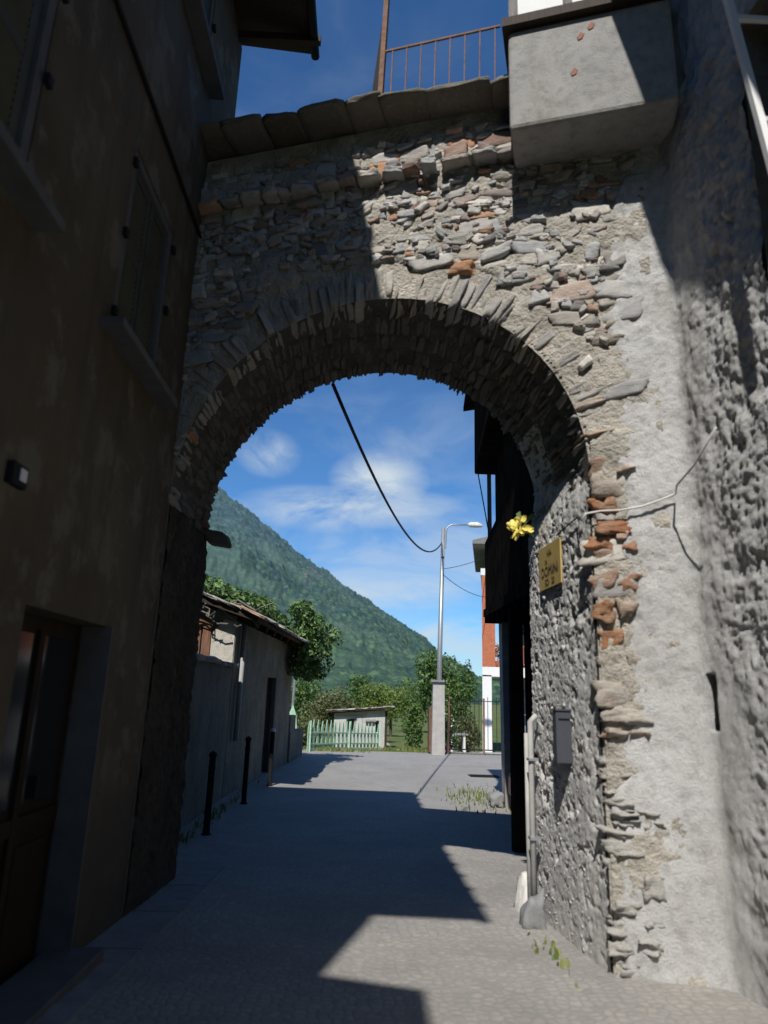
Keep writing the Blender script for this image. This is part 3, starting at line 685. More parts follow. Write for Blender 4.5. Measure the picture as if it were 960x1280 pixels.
# ------------------------------------------------------------------ left-hand house
XL = -1.75
lh = thing('stucco_house', 'shaded brown stucco house with shutters and doorway along the left of street', 'house', (XL, 2.5, 0))
def sheet_wall(X, y0, y1, z0, z1, holes, depth=.22):
    ys = sorted({y0, y1, *[h[0] for h in holes], *[h[1] for h in holes]}); zs = sorted({z0, z1, *[h[2] for h in holes], *[h[3] for h in holes]})
    m = MB()
    for a, b in zip(ys, ys[1:]):
        for c, d in zip(zs, zs[1:]):
            ym, zm = (a + b) / 2, (c + d) / 2
            if not any(h[0] < ym < h[1] and h[2] < zm < h[3] for h in holes): m.quad((X, a, c), (X, b, c), (X, b, d), (X, a, d))
    for (a, b, c, d) in holes:
        q = X - depth
        m.quad((X, a, c), (q, a, c), (q, a, d), (X, a, d)); m.quad((X, b, c), (q, b, c), (q, b, d), (X, b, d))
        m.quad((X, a, c), (q, a, c), (q, b, c), (X, b, c)); m.quad((X, a, d), (q, a, d), (q, b, d), (X, b, d))
    return m
H_win = [(4.15, 5.12, 3.84, 5.28), (1.95, 2.92, 3.84, 5.28), (4.5, 5.5, 7.3, 8.6), (1.95, 2.92, 7.3, 8.6)]
H_door = (3.62, 4.78, -.1, 1.96)
m = sheet_wall(XL, -1.85, 6.7, -.4, 9.05, H_win + [H_door])
m.quad((XL, -1.85, -.4), (-7, -1.85, -.4), (-7, -1.85, 9.05), (XL, -1.85, 9.05)); m.quad((XL, 6.7, -.4), (-7, 6.7, -.4), (-7, 6.7, 9.05), (XL, 6.7, 9.05)); m.quad((-7, -1.85, -.4), (-7, 6.7, -.4), (-7, 6.7, 9.05), (-7, -1.85, 9.05))
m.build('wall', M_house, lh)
for (a, b, c, d) in H_win:
    fr_ = MB()
    q = XL - .06
    fr_.box((q, a + .035, (c + d) / 2), (.10, .07, d - c)); fr_.box((q, b - .035, (c + d) / 2), (.10, .07, d - c)); fr_.box((q, (a + b) / 2, d - .03), (.096, b - a - .14, .06))
    wd = fr_.build('window', M_frame, lh)
    for y0, y1 in ((a + .08, (a + b) / 2 - .004), ((a + b) / 2 + .004, b - .08)):
        sh = MB(); sh.box((q + .0, (y0 + y1) / 2, (c + d) / 2 - .03), (.035, y1 - y0, d - c - .07))
        for yy in (y0 + .04, y1 - .04): sh.box((q + .022, yy, (c + d) / 2 - .03), (.012, .07, d - c - .07))
        for zz in (c + .06, (c + d) / 2, d - .1): sh.box((q + .022, (y0 + y1) / 2, zz), (.012, y1 - y0 - .16, .07))
        k = 0; zz = c + .12
        while zz < d - .16:
            sh.box((q + .02, (y0 + y1) / 2, zz), (.012, y1 - y0 - .16, .03), ry=.5); zz += .045
        sh.build('shutter', M_shutter, wd)
    MB().box((XL + .05, (a + b) / 2, c - .035), (.20, b - a + .34, .06)).build('sill', M_frame, wd, bevel=.008)
    for yy in (a - .012, b + .012):
        for zz in (c + .12, (c + d) / 2, d - .15): MB().box((XL + .015, yy, zz), (.03, .05, .06)).build('hinge', M_iron, wd)
MB().tube([(XL + .02, -1.8, 5.72), (XL + .02, 2, 5.78), (XL + .02, 6.68, 5.77)], .018, 6).build('wall_wire', M_cable_b, lh)
a, b, c, d = H_door
dr = MB(); q = XL - .2
dr.box((q, (a + b) / 2, .93), (.05, b - a, 2.06)); door = dr.build('door', M_door, lh)
de = MB()
for y0, y1, z0, z1 in ((a + .1, (a + b) / 2 - .05, .9, 1.85), ((a + b) / 2 + .05, b - .1, .9, 1.85)): de.box((q + .03, (y0 + y1) / 2, (z0 + z1) / 2), (.006, y1 - y0, z1 - z0))
de.build('pane', M_glass, door)
de = MB()
de.box((q + .035, (a + b) / 2, .80), (.03, b - a, .09)); de.box((q + .036, (a + b) / 2, .9), (.034, .07, 1.95))
for y0, y1 in ((a + .12, (a + b) / 2 - .08), ((a + b) / 2 + .08, b - .12)): de.box((q + .03, (y0 + y1) / 2, .38), (.02, y1 - y0, .6))
de.build('rail', M_door, door)
MB().box((q + .08, (a + b) / 2 + .09, 1.0), (.06, .03, .12)).build('handle', M_iron, door)
MB().box((XL - .055, b - .006, .93), (.20, .02, 2.05)).build('door_jamb', M_frame, lh)
MB().box((XL + .06, (a + b) / 2, -.03), (.34, b - a + .1, .12)).build('doorstep', M_frame, lh, bevel=.01)
dbx = MB(); dbx.box((XL + .02, 3.28, 2.545), (.04, .15, .11)); db = dbx.build('doorbell_box', M_iron, lh, bevel=.006)
MB().box((XL + .043, 3.30, 2.55), (.006, .06, .06)).build('name_card', M_white, db)
ev = MB(); XO = -.85
ev.prism([(XO, -1.85, 9.06), (XO, -1.85, 9.16), (-4.3, -1.85, 9.5), (-7.6, -1.85, 9.16), (-7.6, -1.85, 9.06), (-4.3, -1.85, 9.4)], (0, 8.6, 0))
roof = ev.build('roof', M_wood_dark, lh)
for i in range(14): MB().bar((XL - .3, -1.3 + i * .6, 9.0), (XO + .06, -1.3 + i * .6, 9.0), .07, .1).build('rafter', M_wood_dark, roof)
MB().tube([(XO - .02, -1.85, 9.03), (XO - .02, 6.74, 9.01)], .05, 8).build('gutter', M_iron, roof)
# lower neighbour further down the street, behind the viewer
nh = thing('neighbour_house', 'lower stucco house adjoining the shaded house further down the street', 'house', (-3, -6, 0))
m = MB(); m.box((-4.4, -6.7, 3.6), (5.2, 9.6, 7.4)); m.build('wall', M_house, nh)
m = MB(); m.prism([(-1.12, -1.9, 7.3), (-1.12, -1.9, 7.4), (-4.4, -1.9, 8.6), (-7.4, -1.9, 7.4), (-7.4, -1.9, 7.3), (-4.4, -1.9, 8.5)], (0, -9.6, 0)); m.build('roof', M_wood_dark, nh)

# ------------------------------------------------------------------ beyond the archway: left side
def wall_quad(m, p, q, z0, z1, t=.3):
    p = Vector((p[0], p[1], 0)); q = Vector((q[0], q[1], 0)); d = (q - p).normalized(); nn = Vector((-d.y, d.x, 0)) * t
    m.prism([(p.x, p.y, z0), (q.x, q.y, z0), (q.x, q.y, z1), (p.x, p.y, z1)], nn)
yw = thing('yard_wall', 'shaded low yard wall just past the archway on the left', 'wall', (-2.4, 10, -.2))
m = MB(); wall_quad(m, (-2.38, 7.0), (-2.45, 13.25), -.45, 2.0); m.build('wall', M_dwall, yw)
C = []; A = []; y = 7.05
while y < 13.2:
    L = rr.uniform(.25, .5); C.append((-2.55, y + L / 2, 2.04 + rr.uniform(-.01, .015))); A.append([(.22, 0, 0), (0, L / 2, 0), (0, 0, .045)]); y += L
stones('capping', C, A, M_rubble, yw, k=8, jit=.12, seed=15)

ob = thing('outbuilding', 'low rendered outbuilding with stone roof and overhanging ivy on the left', 'outbuilding', (-2.3, 16.5, -.2))
m = MB()
A0, A1 = Vector((-2.45, 13.3, 0)), Vector((-2.05, 20.2, 0)); ud = (A1 - A0).normalized()
def op(s, z, out=0.): p = A0 + ud * s; return Vector((p.x + ud.y * out, p.y - ud.x * out, z))
LN = (A1 - A0).length; DS, DE, DZ = 3.4, 4.5, 1.95
for s0, s1_, z0, z1 in ((0, DS, -.45, 2.95), (DE, LN, -.45, 2.95), (DS, DE, DZ, 2.95)): m.quad(op(s0, z0), op(s1_, z0), op(s1_, z1), op(s0, z1))
for s in (DS, DE): m.quad(op(s, -.45), op(s, -.45, -.25), op(s, DZ, -.25), op(s, DZ))
m.quad(op(DS, DZ), op(DE, DZ), op(DE, DZ, -.25), op(DS, DZ, -.25))
m.quad((-2.45, 13.3, -.45), (-2.75, 13.3, -.45), (-2.75, 13.3, 2.99), (-2.45, 13.3, 2.95)) if False else None
B0 = Vector((-6.5, 13.3, 0)); B1 = Vector((-6.5, 20.2, 0))
m.quad((B0.x, 13.3, -.45), (A0.x, 13.3, -.45), (A0.x, 13.3, 2.95), (B0.x, 13.3, 4.1)); m.quad((B1.x, 20.2, -.45), (A1.x, 20.2, -.45), (A1.x, 20.2, 2.95), (B1.x, 20.2, 4.1)); m.quad((B0.x, 13.3, -.45), (B1.x, 20.2, -.45), (B1.x, 20.2, 4.1), (B0.x, 13.3, 4.1))
m.build('wall', M_dwall, ob)
pt = MB(); pt.prism([(-2.9, 13.29, 2.08), (-2.47, 13.29, 2.06), (-2.46, 13.29, 2.84), (-2.66, 13.29, 2.9), (-2.9, 13.29, 2.62)], (0, -.012, 0)); pt.build('plaster_patch', M_patch, ob)
pk = MB()
for i, (x, w_, z0, z1) in enumerate(((-2.98, .15, 2.1, 2.8), (-3.2, .22, 2.1, 2.95), (-3.47, .22, 2.1, 3.1), (-3.72, .2, 2.1, 3.0), (-3.98, .22, 2.1, 3.2), (-4.25, .24, 2.1, 3.2))): pk.box((x, 13.265, (z0 + z1) / 2), (w_, .05, z1 - z0), ry=rr.uniform(-.04, .04))
pk.box((-3.05, 13.24, 2.82), (.35, .06, .17), ry=.3)
pk.build('boards', M_wood_rust, ob)
MB().quad(op(DS, -.4, -.2), op(DE, -.4, -.2), op(DE, DZ, -.2), op(DS, DZ, -.2)).build('door', M_wood_dark, ob)
fj = MB(); fj.prism([op(DE - .08, -.4, .02), op(DE + .1, -.4, .02), op(DE + .1, DZ, .02), op(DE - .08, DZ, .02)], op(0, 0, -.1) - op(0, 0, 0)); fj.build('door_frame', M_frame, ob)
MB().tube([op(.35, 2.9, .08), op(.35, 1.6, .08), op(.33, .7, .08)], .05, 8).build('drainpipe', M_pipe, ob, smooth=True)
# roof: pitched stone slabs over rafters
rfm = MB(); n_ = Vector((0, 0, .08))
r0, r1 = op(-.35, 2.83, .48), op(LN + .2, 2.83, .48); r2, r3 = Vector((-6.8, 20.4, 4.35)), Vector((-6.8, 12.95, 4.35))
rfm.prism([r0, r1, r2, r3], n_); orf = rfm.build('roof', M_wood_dark, ob)
C = []; A = []
e_s = (r1 - r0).normalized(); e_u = (r3 - r0).normalized(); e_n = e_s.cross(e_u).normalized(); e_n = e_n if e_n.z > 0 else -e_n
for row in range(12):
    s = -.1 + rr.random() * .2
    while s < (r1 - r0).length:
        L = rr.uniform(.3, .6); dn = .12 + rr.uniform(0, .03)
        C.append(r0 + e_s * (s + L / 2) + e_u * (row * .34 + .12 + rr.uniform(-.08, .06)) + e_n * dn); A.append([e_s * L / 2 * 1.05, (e_u * .27 + e_n * .03), e_n * .028]); s += L
stones('slabs', np.array([c[:] for c in C]), np.array([[v[:] for v in a_] for a_ in A]), M_rubble, orf, jit=.16, k=9, seed=17)
for i in range(9): p = op(.1 + i * .85, 2.80, .40); MB().bar(p, p + e_u * 1.2, .09, .1).build('rafter', M_wood_dark, orf)
iv_twigs = MB()
for i in range(14):
    p = Vector((-2.5 - rr.random() * 1.6, 12.9 + rr.random() * .25, 3.05 + rr.random() * .3)); pts_ = [p]
    for k in range(5): p = p + Vector((rr.uniform(-.05, .22), rr.uniform(-.1, .05), rr.uniform(-.16, .10))); pts_.append(p)
    iv_twigs.tube(pts_, .014, 5)

def leaves(name, clumps, n, size, m, parent=None, seed=0, up=.35, flat=1.0, aspect=.55):
    """clumps: list of (centre, radii). Folded leaf-shaped faces spread through the crown volume"""
    r = np.random.default_rng(seed); w = np.array([c[1][0] * c[1][1] * c[1][2] for c in clumps]) ** .7; w /= w.sum()
    idx = r.choice(len(clumps), n, p=w); cc = np.array([c[0] for c in clumps], float)[idx]; cr_ = np.array([c[1] for c in clumps], float)[idx]
    d = r.normal(size=(n, 3)); d /= np.linalg.norm(d, axis=1)[:, None]; rad_ = r.uniform(.35, 1.05, n)[:, None] ** .6
    pos = cc + d * rad_ * cr_
    nrm = d * .7 + np.array([0, 0, up]) + r.normal(size=(n, 3)) * .5; nrm /= np.linalg.norm(nrm, axis=1)[:, None]
    a = np.cross(nrm, r.normal(size=(n, 3))); a /= np.linalg.norm(a, axis=1)[:, None]; a[:, 2] -= .35; a /= np.linalg.norm(a, axis=1)[:, None]
    b = np.cross(nrm, a); s = (size * r.uniform(.6, 1.35, n))[:, None]
    tip, base = pos + a * s, pos - a * s * .8
    l = pos + b * s * aspect + nrm * s * .18; rgt = pos - b * s * aspect + nrm * s * .18
    V = np.stack([base, l, tip, rgt], 1).reshape(-1, 3); k = np.arange(n)[:, None] * 4
    F = np.concatenate([k + [0, 1, 2], k + [0, 2, 3]], 0)
    return np_mesh(name, V, F, m, parent, smooth=False)
def clumps_for(c, r, n, seed, cr=.38):
    q = random.Random(seed); out = []
    for _ in range(n):
        d = Vector((q.gauss(0, 1), q.gauss(0, 1), q.gauss(0, 1))).normalized() * (q.random() ** .4)
        s = cr * q.uniform(.6, 1.3)
        out.append(((c[0] + d.x * r[0] * .8, c[1] + d.y * r[1] * .8, c[2] + d.z * r[2] * .8), (r[0] * s, r[1] * s, r[2] * s)))
    return out
iv = thing('ivy_plant', 'mass of glossy dark green ivy hanging over the outbuilding roof', 'ivy', (-2.2, 19, 2))
cl = []
q_ = random.Random(8)
for i in range(15):      # along the roof
    t = i / 14; s = 1.3 + t * 5.6
    for k in range(2): p = op(s + q_.uniform(-.2, .2), 3.42 + q_.uniform(-.05, .26) + .1 * t, -.55 + q_.uniform(-.5, .25)); cl.append((p[:], (.46, .5, .26)))
for i in range(32):      # bulging crown at the far end
    p = op(6.3 + q_.uniform(-.9, 1.1), 3.0 + q_.gauss(0, .45), .45 + q_.gauss(0, .32)); cl.append((p[:], (.34, .36, .3)))
for i in range(9):
    p = op(6.6 + q_.uniform(-.3, .9), 2.2 + q_.uniform(-.2, .3), .45 + q_.gauss(0, .2)); cl.append((p[:], (.22, .24, .2)))
leaves('foliage', cl, 9000, .08, M_leaf_dark, iv, 5, up=.5)
iv_twigs.build('dry_stems', M_wood_grey, iv)
MB().tube([op(7.4, -.3, -.5), op(7.2, 1., -.45), op(6.8, 2.6, .1)], [.09, .07, .04], 8).build('trunk', M_bark, iv)

gw = thing('garden_wall', 'low stepped concrete wall at the far end of the outbuilding', 'wall', (-2, 21.5, -.2))
m = MB(); wall_quad(m, (-2.0, 20.3), (-1.86, 22.9), -.45, .55); m.build('wall', M_dwall, gw)
m = MB(); wall_quad(m, (-2.02, 20.3), (-1.97, 21.3), .553, 1.0); m.build('step', M_dwall, gw)

# bollards
def bollard(loc, h, label, white=False):
    t = thing('bollard', label, 'bollard', loc, 'black iron bollards along the left edge of street')
    x, y, z = loc
    MB().tube([(x, y, z - .05), (x, y, z + .02), (x, y, z + .021), (x, y, z + h)], [.065, .065, .045, .043], 14).build('post', M_iron, t, smooth=False)
    MB().tube([(x, y, z + h + .001), (x, y, z + h + .015), (x, y, z + h + .05), (x, y, z + h + .075)], [.052, .058, .05, .012], 14).build('cap', M_white if white else M_iron, t, smooth=True)
    MB().tube([(x, y, z + h - .16), (x, y, z + h - .12)], [.048, .048], 14).build('collar', M_iron, t)
    return t
bollard((-2.0, 9.95, gz(9.95)), .97, 'black bollard nearest the archway beside the yard wall')
bollard((-1.97, 12.7, gz(12.7)), 1.02, 'middle black bollard where the yard wall meets the outbuilding')
bollard((-1.86, 15.2, gz(15.2)), 1.06, 'black bollard with a pale cap by the outbuilding door', True)

# ------------------------------------------------------------------ beyond the archway: right side
dh = thing('timber_house', 'dark house with timber balconies behind the archway on the right', 'house', (3, 10, -.2))
m = MB()
m.prism([(1.62, 6.6, 2.62), (2.6, 6.6, 2.62), (2.9, 13.3, 3.1), (2.22, 13.3, 3.1)], (0, 0, .14))
m.build('balcony_floor', M_wood_black, dh)
for i in range(9):
    y = 6.9 + i * .78; x0 = 1.62 + (y - 6.6) * .0895; z = 2.56 + (y - 6.6) * .0716; MB().bar((x0 + .02, y, z), (4.2, y, z), .09, .11).build('joist', M_wood_black, dh)
m = MB()
# wall above the open porch, lower boards of the balcony
m.prism([(1.66, 6.6, 2.77), (2.26, 13.3, 3.25), (2.26, 13.3, 4.55), (1.66, 6.6, 4.2)], (.05, 0, 0)); m.build('balcony_boards', M_wood_black, dh)
m = MB(); m.quad((2.75, 6.6, 2.6), (3.2, 13.25, 2.6), (3.2, 13.25, 8), (2.75, 6.6, 8)); m.quad((3.2, 13.25, 2.6), (8, 13.25, 2.6), (8, 13.25, 8), (3.2, 13.25, 8)); m.quad((3.9, 6.6, -.5), (4.3, 13.25, -.5), (4.3, 13.25, 2.6), (3.9, 6.6, 2.6)); m.quad((1.75, 6.55, -.5), (4, 6.55, -.5), (4, 6.55, 2.6), (1.75, 6.55, 2.6))
m.quad((2.75, 6.6, 2.62), (8, 6.6, 2.62), (8, 13.25, 2.62), (3.2, 13.25, 2.62))
m.quad((2.98, 13.24, -.5), (8, 13.24, -.5), (8, 13.24, 3.0), (2.98, 13.24, 3.0))
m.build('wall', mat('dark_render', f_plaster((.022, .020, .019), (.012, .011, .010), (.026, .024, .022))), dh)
m = MB(); m.prism([(2.55, 13.05, -.45), (2.95, 13.05, -.45), (2.86, 13.05, 3.1), (2.52, 13.05, 3.1)], (0, .3, 0)); m.build('pier', plain('grey_pier', (.34, .32, .29), .9, bmp=.4), dh)
m = MB(); m.bar((2.0, 9.4, -.4), (2.0, 9.4, 2.75), .16); m.build('post', M_wood_black, dh)
m = MB(); m.prism([(1.47, 6.6, 5.7), (2.03, 13.1, 5.95), (2.03, 13.1, 7.4), (1.47, 6.6, 7.4)], (.05, 0, 0)); m.prism([(1.5, 6.6, 5.66), (3.0, 6.6, 5.66), (3.2, 13.1, 5.9), (2.04, 13.1, 5.9)], (0, 0, .05)); m.prism([(2.03, 13.1, 5.92), (3.2, 13.1, 5.92), (3.2, 13.1, 7.4), (2.03, 13.1, 7.4)], (0, -.05, 0)); m.build('upper_balcony', M_wood_black, dh)
m = MB(); m.bar((2.33, 13.1, 3.2), (2.31, 13.05, 5.95), .07); m.build('balcony_post', M_wood_grey, dh)
m = MB(); m.prism([(1.70, 6.7, 4.1), (2.42, 13.0, 4.3), (2.42, 13.0, 5.95), (1.75, 6.7, 5.75)], (.03, 0, 0)); m.build('screen', M_wood_black, dh)
m = MB(); m.prism([(1.3, 6.5, 7.4), (1.86, 13.5, 7.4), (8.5, 13.5, 8.8), (8.5, 6.5, 8.8)], (0, 0, .1)); m.build('roof', M_wood_black, dh)
tag(MB().tube([(2.08, 13.0, 5.9), (2.2, 13.0, 5.2), (2.3, 13.0, 4.6)], .012, 5).build('balcony_cable', M_cable_b), 'loose black cable under the upper timber balcony', 'cable')

# scooter parked in the dark porch
sct = thing('scooter', 'red and white scooter parked in the dark porch', 'scooter', (2.55, 11, -.25))
sx, sy, sz = 2.5, 10.9, gz(11)
def wheel(x, y):
    m = MB(); n1_, n2_ = 20, 8; V = []; F = []
    for i in range(n1_):
        a = 2 * math.pi * i / n1_
        for j in range(n2_):
            b = 2 * math.pi * j / n2_; r_ = .20 + .05 * math.cos(b); V.append((x + .05 * math.sin(b), y + r_ * math.cos(a), sz + .25 + r_ * math.sin(a)))
    for i in range(n1_):
        for j in range(n2_): F.append((i * n2_ + j, i * n2_ + (j + 1) % n2_, ((i + 1) % n1_) * n2_ + (j + 1) % n2_, ((i + 1) % n1_) * n2_ + j))
    m.add(V, F); w = m.build('wheel', M_tyre, sct, smooth=True)
    MB().tube([(x - .03, y, sz + .25), (x + .03, y, sz + .25)], .14, 14).build('rim', M_steel, w)
wheel(sx, sy - .6); wheel(sx, sy + .6)
MB().prism([(sx - .16, sy - .42, sz + .35), (sx - .16, sy - .36, sz + .95), (sx + .16, sy - .36, sz + .95), (sx + .16, sy - .42, sz + .35)], (0, .06, 0)).build('leg_shield', M_red, sct, bevel=.02)
MB().tube([(sx, sy - .42, sz + .95), (sx, sy - .38, sz + 1.2)], .07, 10).build('headset', M_red, sct)
MB().tube([(sx - .3, sy - .36, sz + 1.12), (sx + .3, sy - .36, sz + 1.12)], .02, 8).build('handlebar', M_iron, sct)
MB().tube([(sx, sy - .47, sz + .75), (sx, sy - .53, sz + .75)], .10, 14).build('headlight', M_bluewhite, sct)
MB().prism([(sx - .15, sy - .8, sz + .42), (sx - .15, sy - .62, sz + .56), (sx - .15, sy - .42, sz + .48), (sx - .15, sy - .42, sz + .40)], (.3, 0, 0)).build('mudguard', M_bluewhite, sct)
MB().box((sx, sy + .0, sz + .28), (.3, .8, .06)).build('footboard', M_red, sct)
MB().prism([(sx - .17, sy + .2, sz + .3), (sx - .17, sy + .85, sz + .4), (sx - .17, sy + .8, sz + .72), (sx - .17, sy + .25, sz + .7)], (.34, 0, 0)).build('body', M_red, sct, bevel=.05)
MB().box((sx, sy + .5, sz + .76), (.28, .65, .09)).build('seat', M_tyre, sct, bevel=.03)

# tufts
def tuft(name, cx, cy, n, spread, h, m, seed, label, kind=None):
    q = random.Random(seed); mb = MB()
    for i in range(n):
        x = cx + q.gauss(0, spread[0]); y = cy + q.gauss(0, spread[1]); z = gz(y); hh = h * q.uniform(.4, 1.2); a = q.uniform(0, 6.28); l = q.uniform(.1, .6) * hh; w = .008 + .01 * q.random()
        dx, dy = math.cos(a), math.sin(a)
        mb.add([(x - dy * w, y + dx * w, z), (x + dy * w, y - dx * w, z), (x + dx * l * .4 + dy * w * .8, y + dy * l * .4 - dx * w * .8, z + hh * .6), (x + dx * l, y + dy * l, z + hh), (x + dx * l * .4 - dy * w * .8, y + dy * l * .4 + dx * w * .8, z + hh * .6)], [(0, 1, 2, 3, 4)])
    o = mb.build(name, m)
    return tag(o, label, 'grass' if kind else 'plant', kind=kind)
tuft('weed_grass', 2.25, 14.2, 230, (.34, .8), .11, M_grassb, 3, 'yellow green weeds growing at the foot of the grey pier', 'stuff')
tuft('roadside_grass', -1.0, 25.2, 420, (.6, .25), .13, M_grassb, 4, 'dry grass along the green fence', 'stuff')
tuft('verge_grass', 1.4, 26.4, 500, (.5, .3), .15, M_grassb, 6, 'grass at the start of the garden path', 'stuff')
o = stones('rubble_block', [(2.4, 13.2, gz(13) + .12), ], [[(.10, 0, 0), (0, .14, 0), (0, 0, .11)]], M_grey_stone, None, jit=.4, rug=.12, seed=22); tag(o, 'loose grey stone among weeds at the foot of the grey pier', 'stone')

dc = thing('drain_cover', 'small dark iron drain cover set in the sunlit road', 'drain cover', (3.05, 18.3, -.24))
MB().box((3.05, 18.3, gz(18.3) + .008), (.75, .55, .012)).build('frame', M_iron, dc)
gr_ = MB()
for i in range(7): gr_.box((3.05, 18.09 + i * .07, gz(18.3) + .018), (.62, .028, .008))
gr_.build('grating', M_iron, dc)
tuft('wall_weeds', 1.33, 5.25, 34, (.05, .28), .06, M_grassb, 9, 'tiny weeds along the foot of the sunlit jamb', 'stuff')
tuft('yard_weeds', -2.2, 11.2, 120, (.06, 1.6), .10, M_grassb, 10, 'small weeds along the foot of the yard wall', 'stuff')
# gate pillar, lamp post, gate
gp = thing('gate_pillar', 'square pale concrete gate pillar with a dark cap', 'pillar', (2.58, 25, -.25))
MB().box((2.58, 25.0, .95), (.44, .44, 2.4), taper=.9).build('shaft', plain('pillar_concrete', (.42, .40, .37), .9, var=.15, bmp=.3), gp)
MB().box((2.58, 25.0, 2.185), (.56, .56, .07)).build('cap', M_grey_stone, gp)
lp = thing('street_lamp', 'tall galvanised street lamp standing behind the gate pillar', 'street lamp', (2.78, 25.8, -.25))
LX, LY = 2.72, 25.7
MB().tube([(LX - .05, LY, -.3), (LX - .03, LY, 3), (LX + .06, LY, 7.9)], [.10, .09, .065], 12).build('pole', M_steel, lp, smooth=True)
ap = [(LX + .06, LY - .05, 7.0), (LX + .14, LY - .05, 7.1), (LX + .16, LY - .05, 7.6)] + [(LX + .16 + .33 * (1 - math.cos(t)), LY - .05, 7.72 + .3 * math.sin(t)) for t in np.linspace(.2, 1.57, 6)] + [(LX + 1.15, LY - .05, 8.03)]
MB().tube(ap, .03, 8).build('arm', M_steel, lp, smooth=True)
MB().tube([(LX + 1.0, LY - .05, 8.03), (LX + 1.1, LY - .05, 8.03), (LX + 1.35, LY - .05, 8.03), (LX + 1.55, LY - .05, 8.0)], [.05, .10, .11, .05], 12).build('lamp_head', plain('lamp_white', (.72, .74, .75), .4, bmp=0), lp, smooth=True)
MB().box((LX + .05, LY - .05, 6.9), (.14, .14, .3)).build('bracket', M_steel, lp)
def cable(name, a, b, sag, r, label, m=M_cable_b):
    a, b = Vector(a), Vector(b); pts_ = [a.lerp(b, t) - Vector((0, 0, 4 * sag * t * (1 - t))) for t in np.linspace(0, 1, 33)]
    return tag(MB().tube(pts_, r, 6).build(name, m, smooth=True), label, 'cable')
cable('overhead_cable', (-.46, 6.95, 4.82), (LX, LY - .1, 7.28), .95, .022, 'thick black overhead cable from the archway crown to the street lamp')
cable('service_wire', (LX + .05, LY, 6.3), (5.6, 32, 8.2), .1, .012, 'thin upper wire from the street lamp to the brick house')
cable('telephone_wire', (LX + .05, LY, 6.1), (5.6, 32, 6.2), .2, .012, 'thin lower wire from the street lamp to the brick house')
gt = thing('iron_gate', 'thin iron bar gate beside the gate pillar', 'gate', (4, 25.3, -.25))
for x, h in ((2.98, 1.95), (4.22, 1.9), (5.3, 1.9)): MB().box((x, 25.3, -.25 + h / 2), (.06, .06, h)).build('post', M_rust, gt)
MB().box((4.1, 25.3, -.08), (2.3, .035, .04)).build('rail', M_iron, gt); MB().box((4.1, 25.3, 1.55), (2.3, .03, .03)).build('rail', M_iron, gt)
x = 3.12
bars_ = []
while x < 5.25:
    if abs(x - 4.22) > .05: MB().bar((x, 25.3, -.1), (x, 25.3, 1.62 + .08 * (len(bars_) % 2)), .018).build('bar', M_iron, gt); bars_.append(x)
    x += .155
MB().box((2.33, 25.5, .55), (.07, .5, 1.5)).build('side_panel', M_wood_rust, gt)

# brick house across the road
bh = thing('brick_house', 'orange brick house with white frame and balcony beyond the gate', 'house', (6.5, 32, -.6))
BX, BY = 5.28, 32.
m = MB(); m.box((BX + .21, BY + .21, 1.0), (.42, .42, 3.4)); m.box((BX + 3.9, BY + .3, .8), (6.0, .3, 3.0)) if False else None; m.build('column', M_white, bh)
m = MB(); m.box((BX + 3.5, BY + 3, 2.85), (7.0, 6.0, .42)); m.build('floor_band', M_white, bh)
m = MB(); m.box((BX + .3, BY + .3, 5.15), (.6, .6, 4.17)); m.box((BX + 4.0, BY + 4.1, 5.15), (6.0, 3.8, 4.17)); m.build('brick_wall', M_brick, bh)
m = MB(); m.box((BX + 3.9, BY + 3.9, .9), (6.0, 4, 3.4)); m.build('ground_floor_wall', plain('grey_render', (.26, .26, .27), .9), bh)
m = MB(); m.box((BX + 3.4, BY + 3, 7.4), (6.9, 6, .32)); m.build('cornice_band', M_white, bh)
m = MB(); m.box((BX + 3.6, BY + 3.2, 8.1), (6.6, 5.6, 1.05)); m.build('attic_wall', plain('attic_grey', (.5, .52, .54), .9), bh)
m = MB(); m.prism([(BX - .42, BY - .5, 8.62), (BX - .42, BY - .5, 8.78), (BX + 3.5, BY - .5, 9.9), (BX + 7.7, BY - .5, 8.78), (BX + 7.7, BY - .5, 8.62)], (0, 7.4, 0)); m.build('roof', plain('grey_roof', (.22, .21, .2), .9), bh)
rg = MB()
rg.box((BX + 2.1, BY + .08, 4.02), (3., .05, .05)); rg.box((BX + 2.1, BY + .08, 3.2), (3., .05, .05))
for i in range(20): rg.box((BX + .68 + i * .15, BY + .08, 3.6), (.03, .03, .82))
rg.build('balcony_railing', plain('orange_rail', (.45, .12, .06), .6, bmp=0), bh)
m = MB(); m.box((BX + 1.6, BY + 2.18, 4.3), (.9, .04, 2.2)); wbh = m.build('balcony_door', M_glass, bh)
MB().box((BX + 1.6, BY + 2.15, 5.45), (1.1, .04, .1)).build('frame', M_white, wbh)
m = MB(); m.box((BX + 1.6, BY + 1.86, .9), (1.2, .06, 2.3)); gd = m.build('glazed_door', plain('blue_grey_glass', (.16, .2, .25), .2, bmp=0), bh)
m = MB(); m.box((BX + 1.05, BY + 1.82, .9), (.1, .06, 2.4)); m.box((BX + 2.2, BY + 1.82, .9), (.1, .06, 2.4)); m.box((BX + 1.6, BY + 1.82, 1.0), (1.0, .06, .08)); m.build('frame', M_white, gd)
m = MB(); m.box((BX + .95, BY + .55, 5.1), (.04, .9, 3.9)); m.build('lattice', plain('pale_lattice', (.35, .42, .45), .8, bmp=0), bh)
for o_ in bh.children_recursive:
    for vt in o_.data.vertices: vt.co.x += .175 * (vt.co.y - BY)
cp = thing('plant_pot', 'potted plant standing on the brick house balcony', 'plant pot', (BX + 1.0, BY + .5, 3.07))
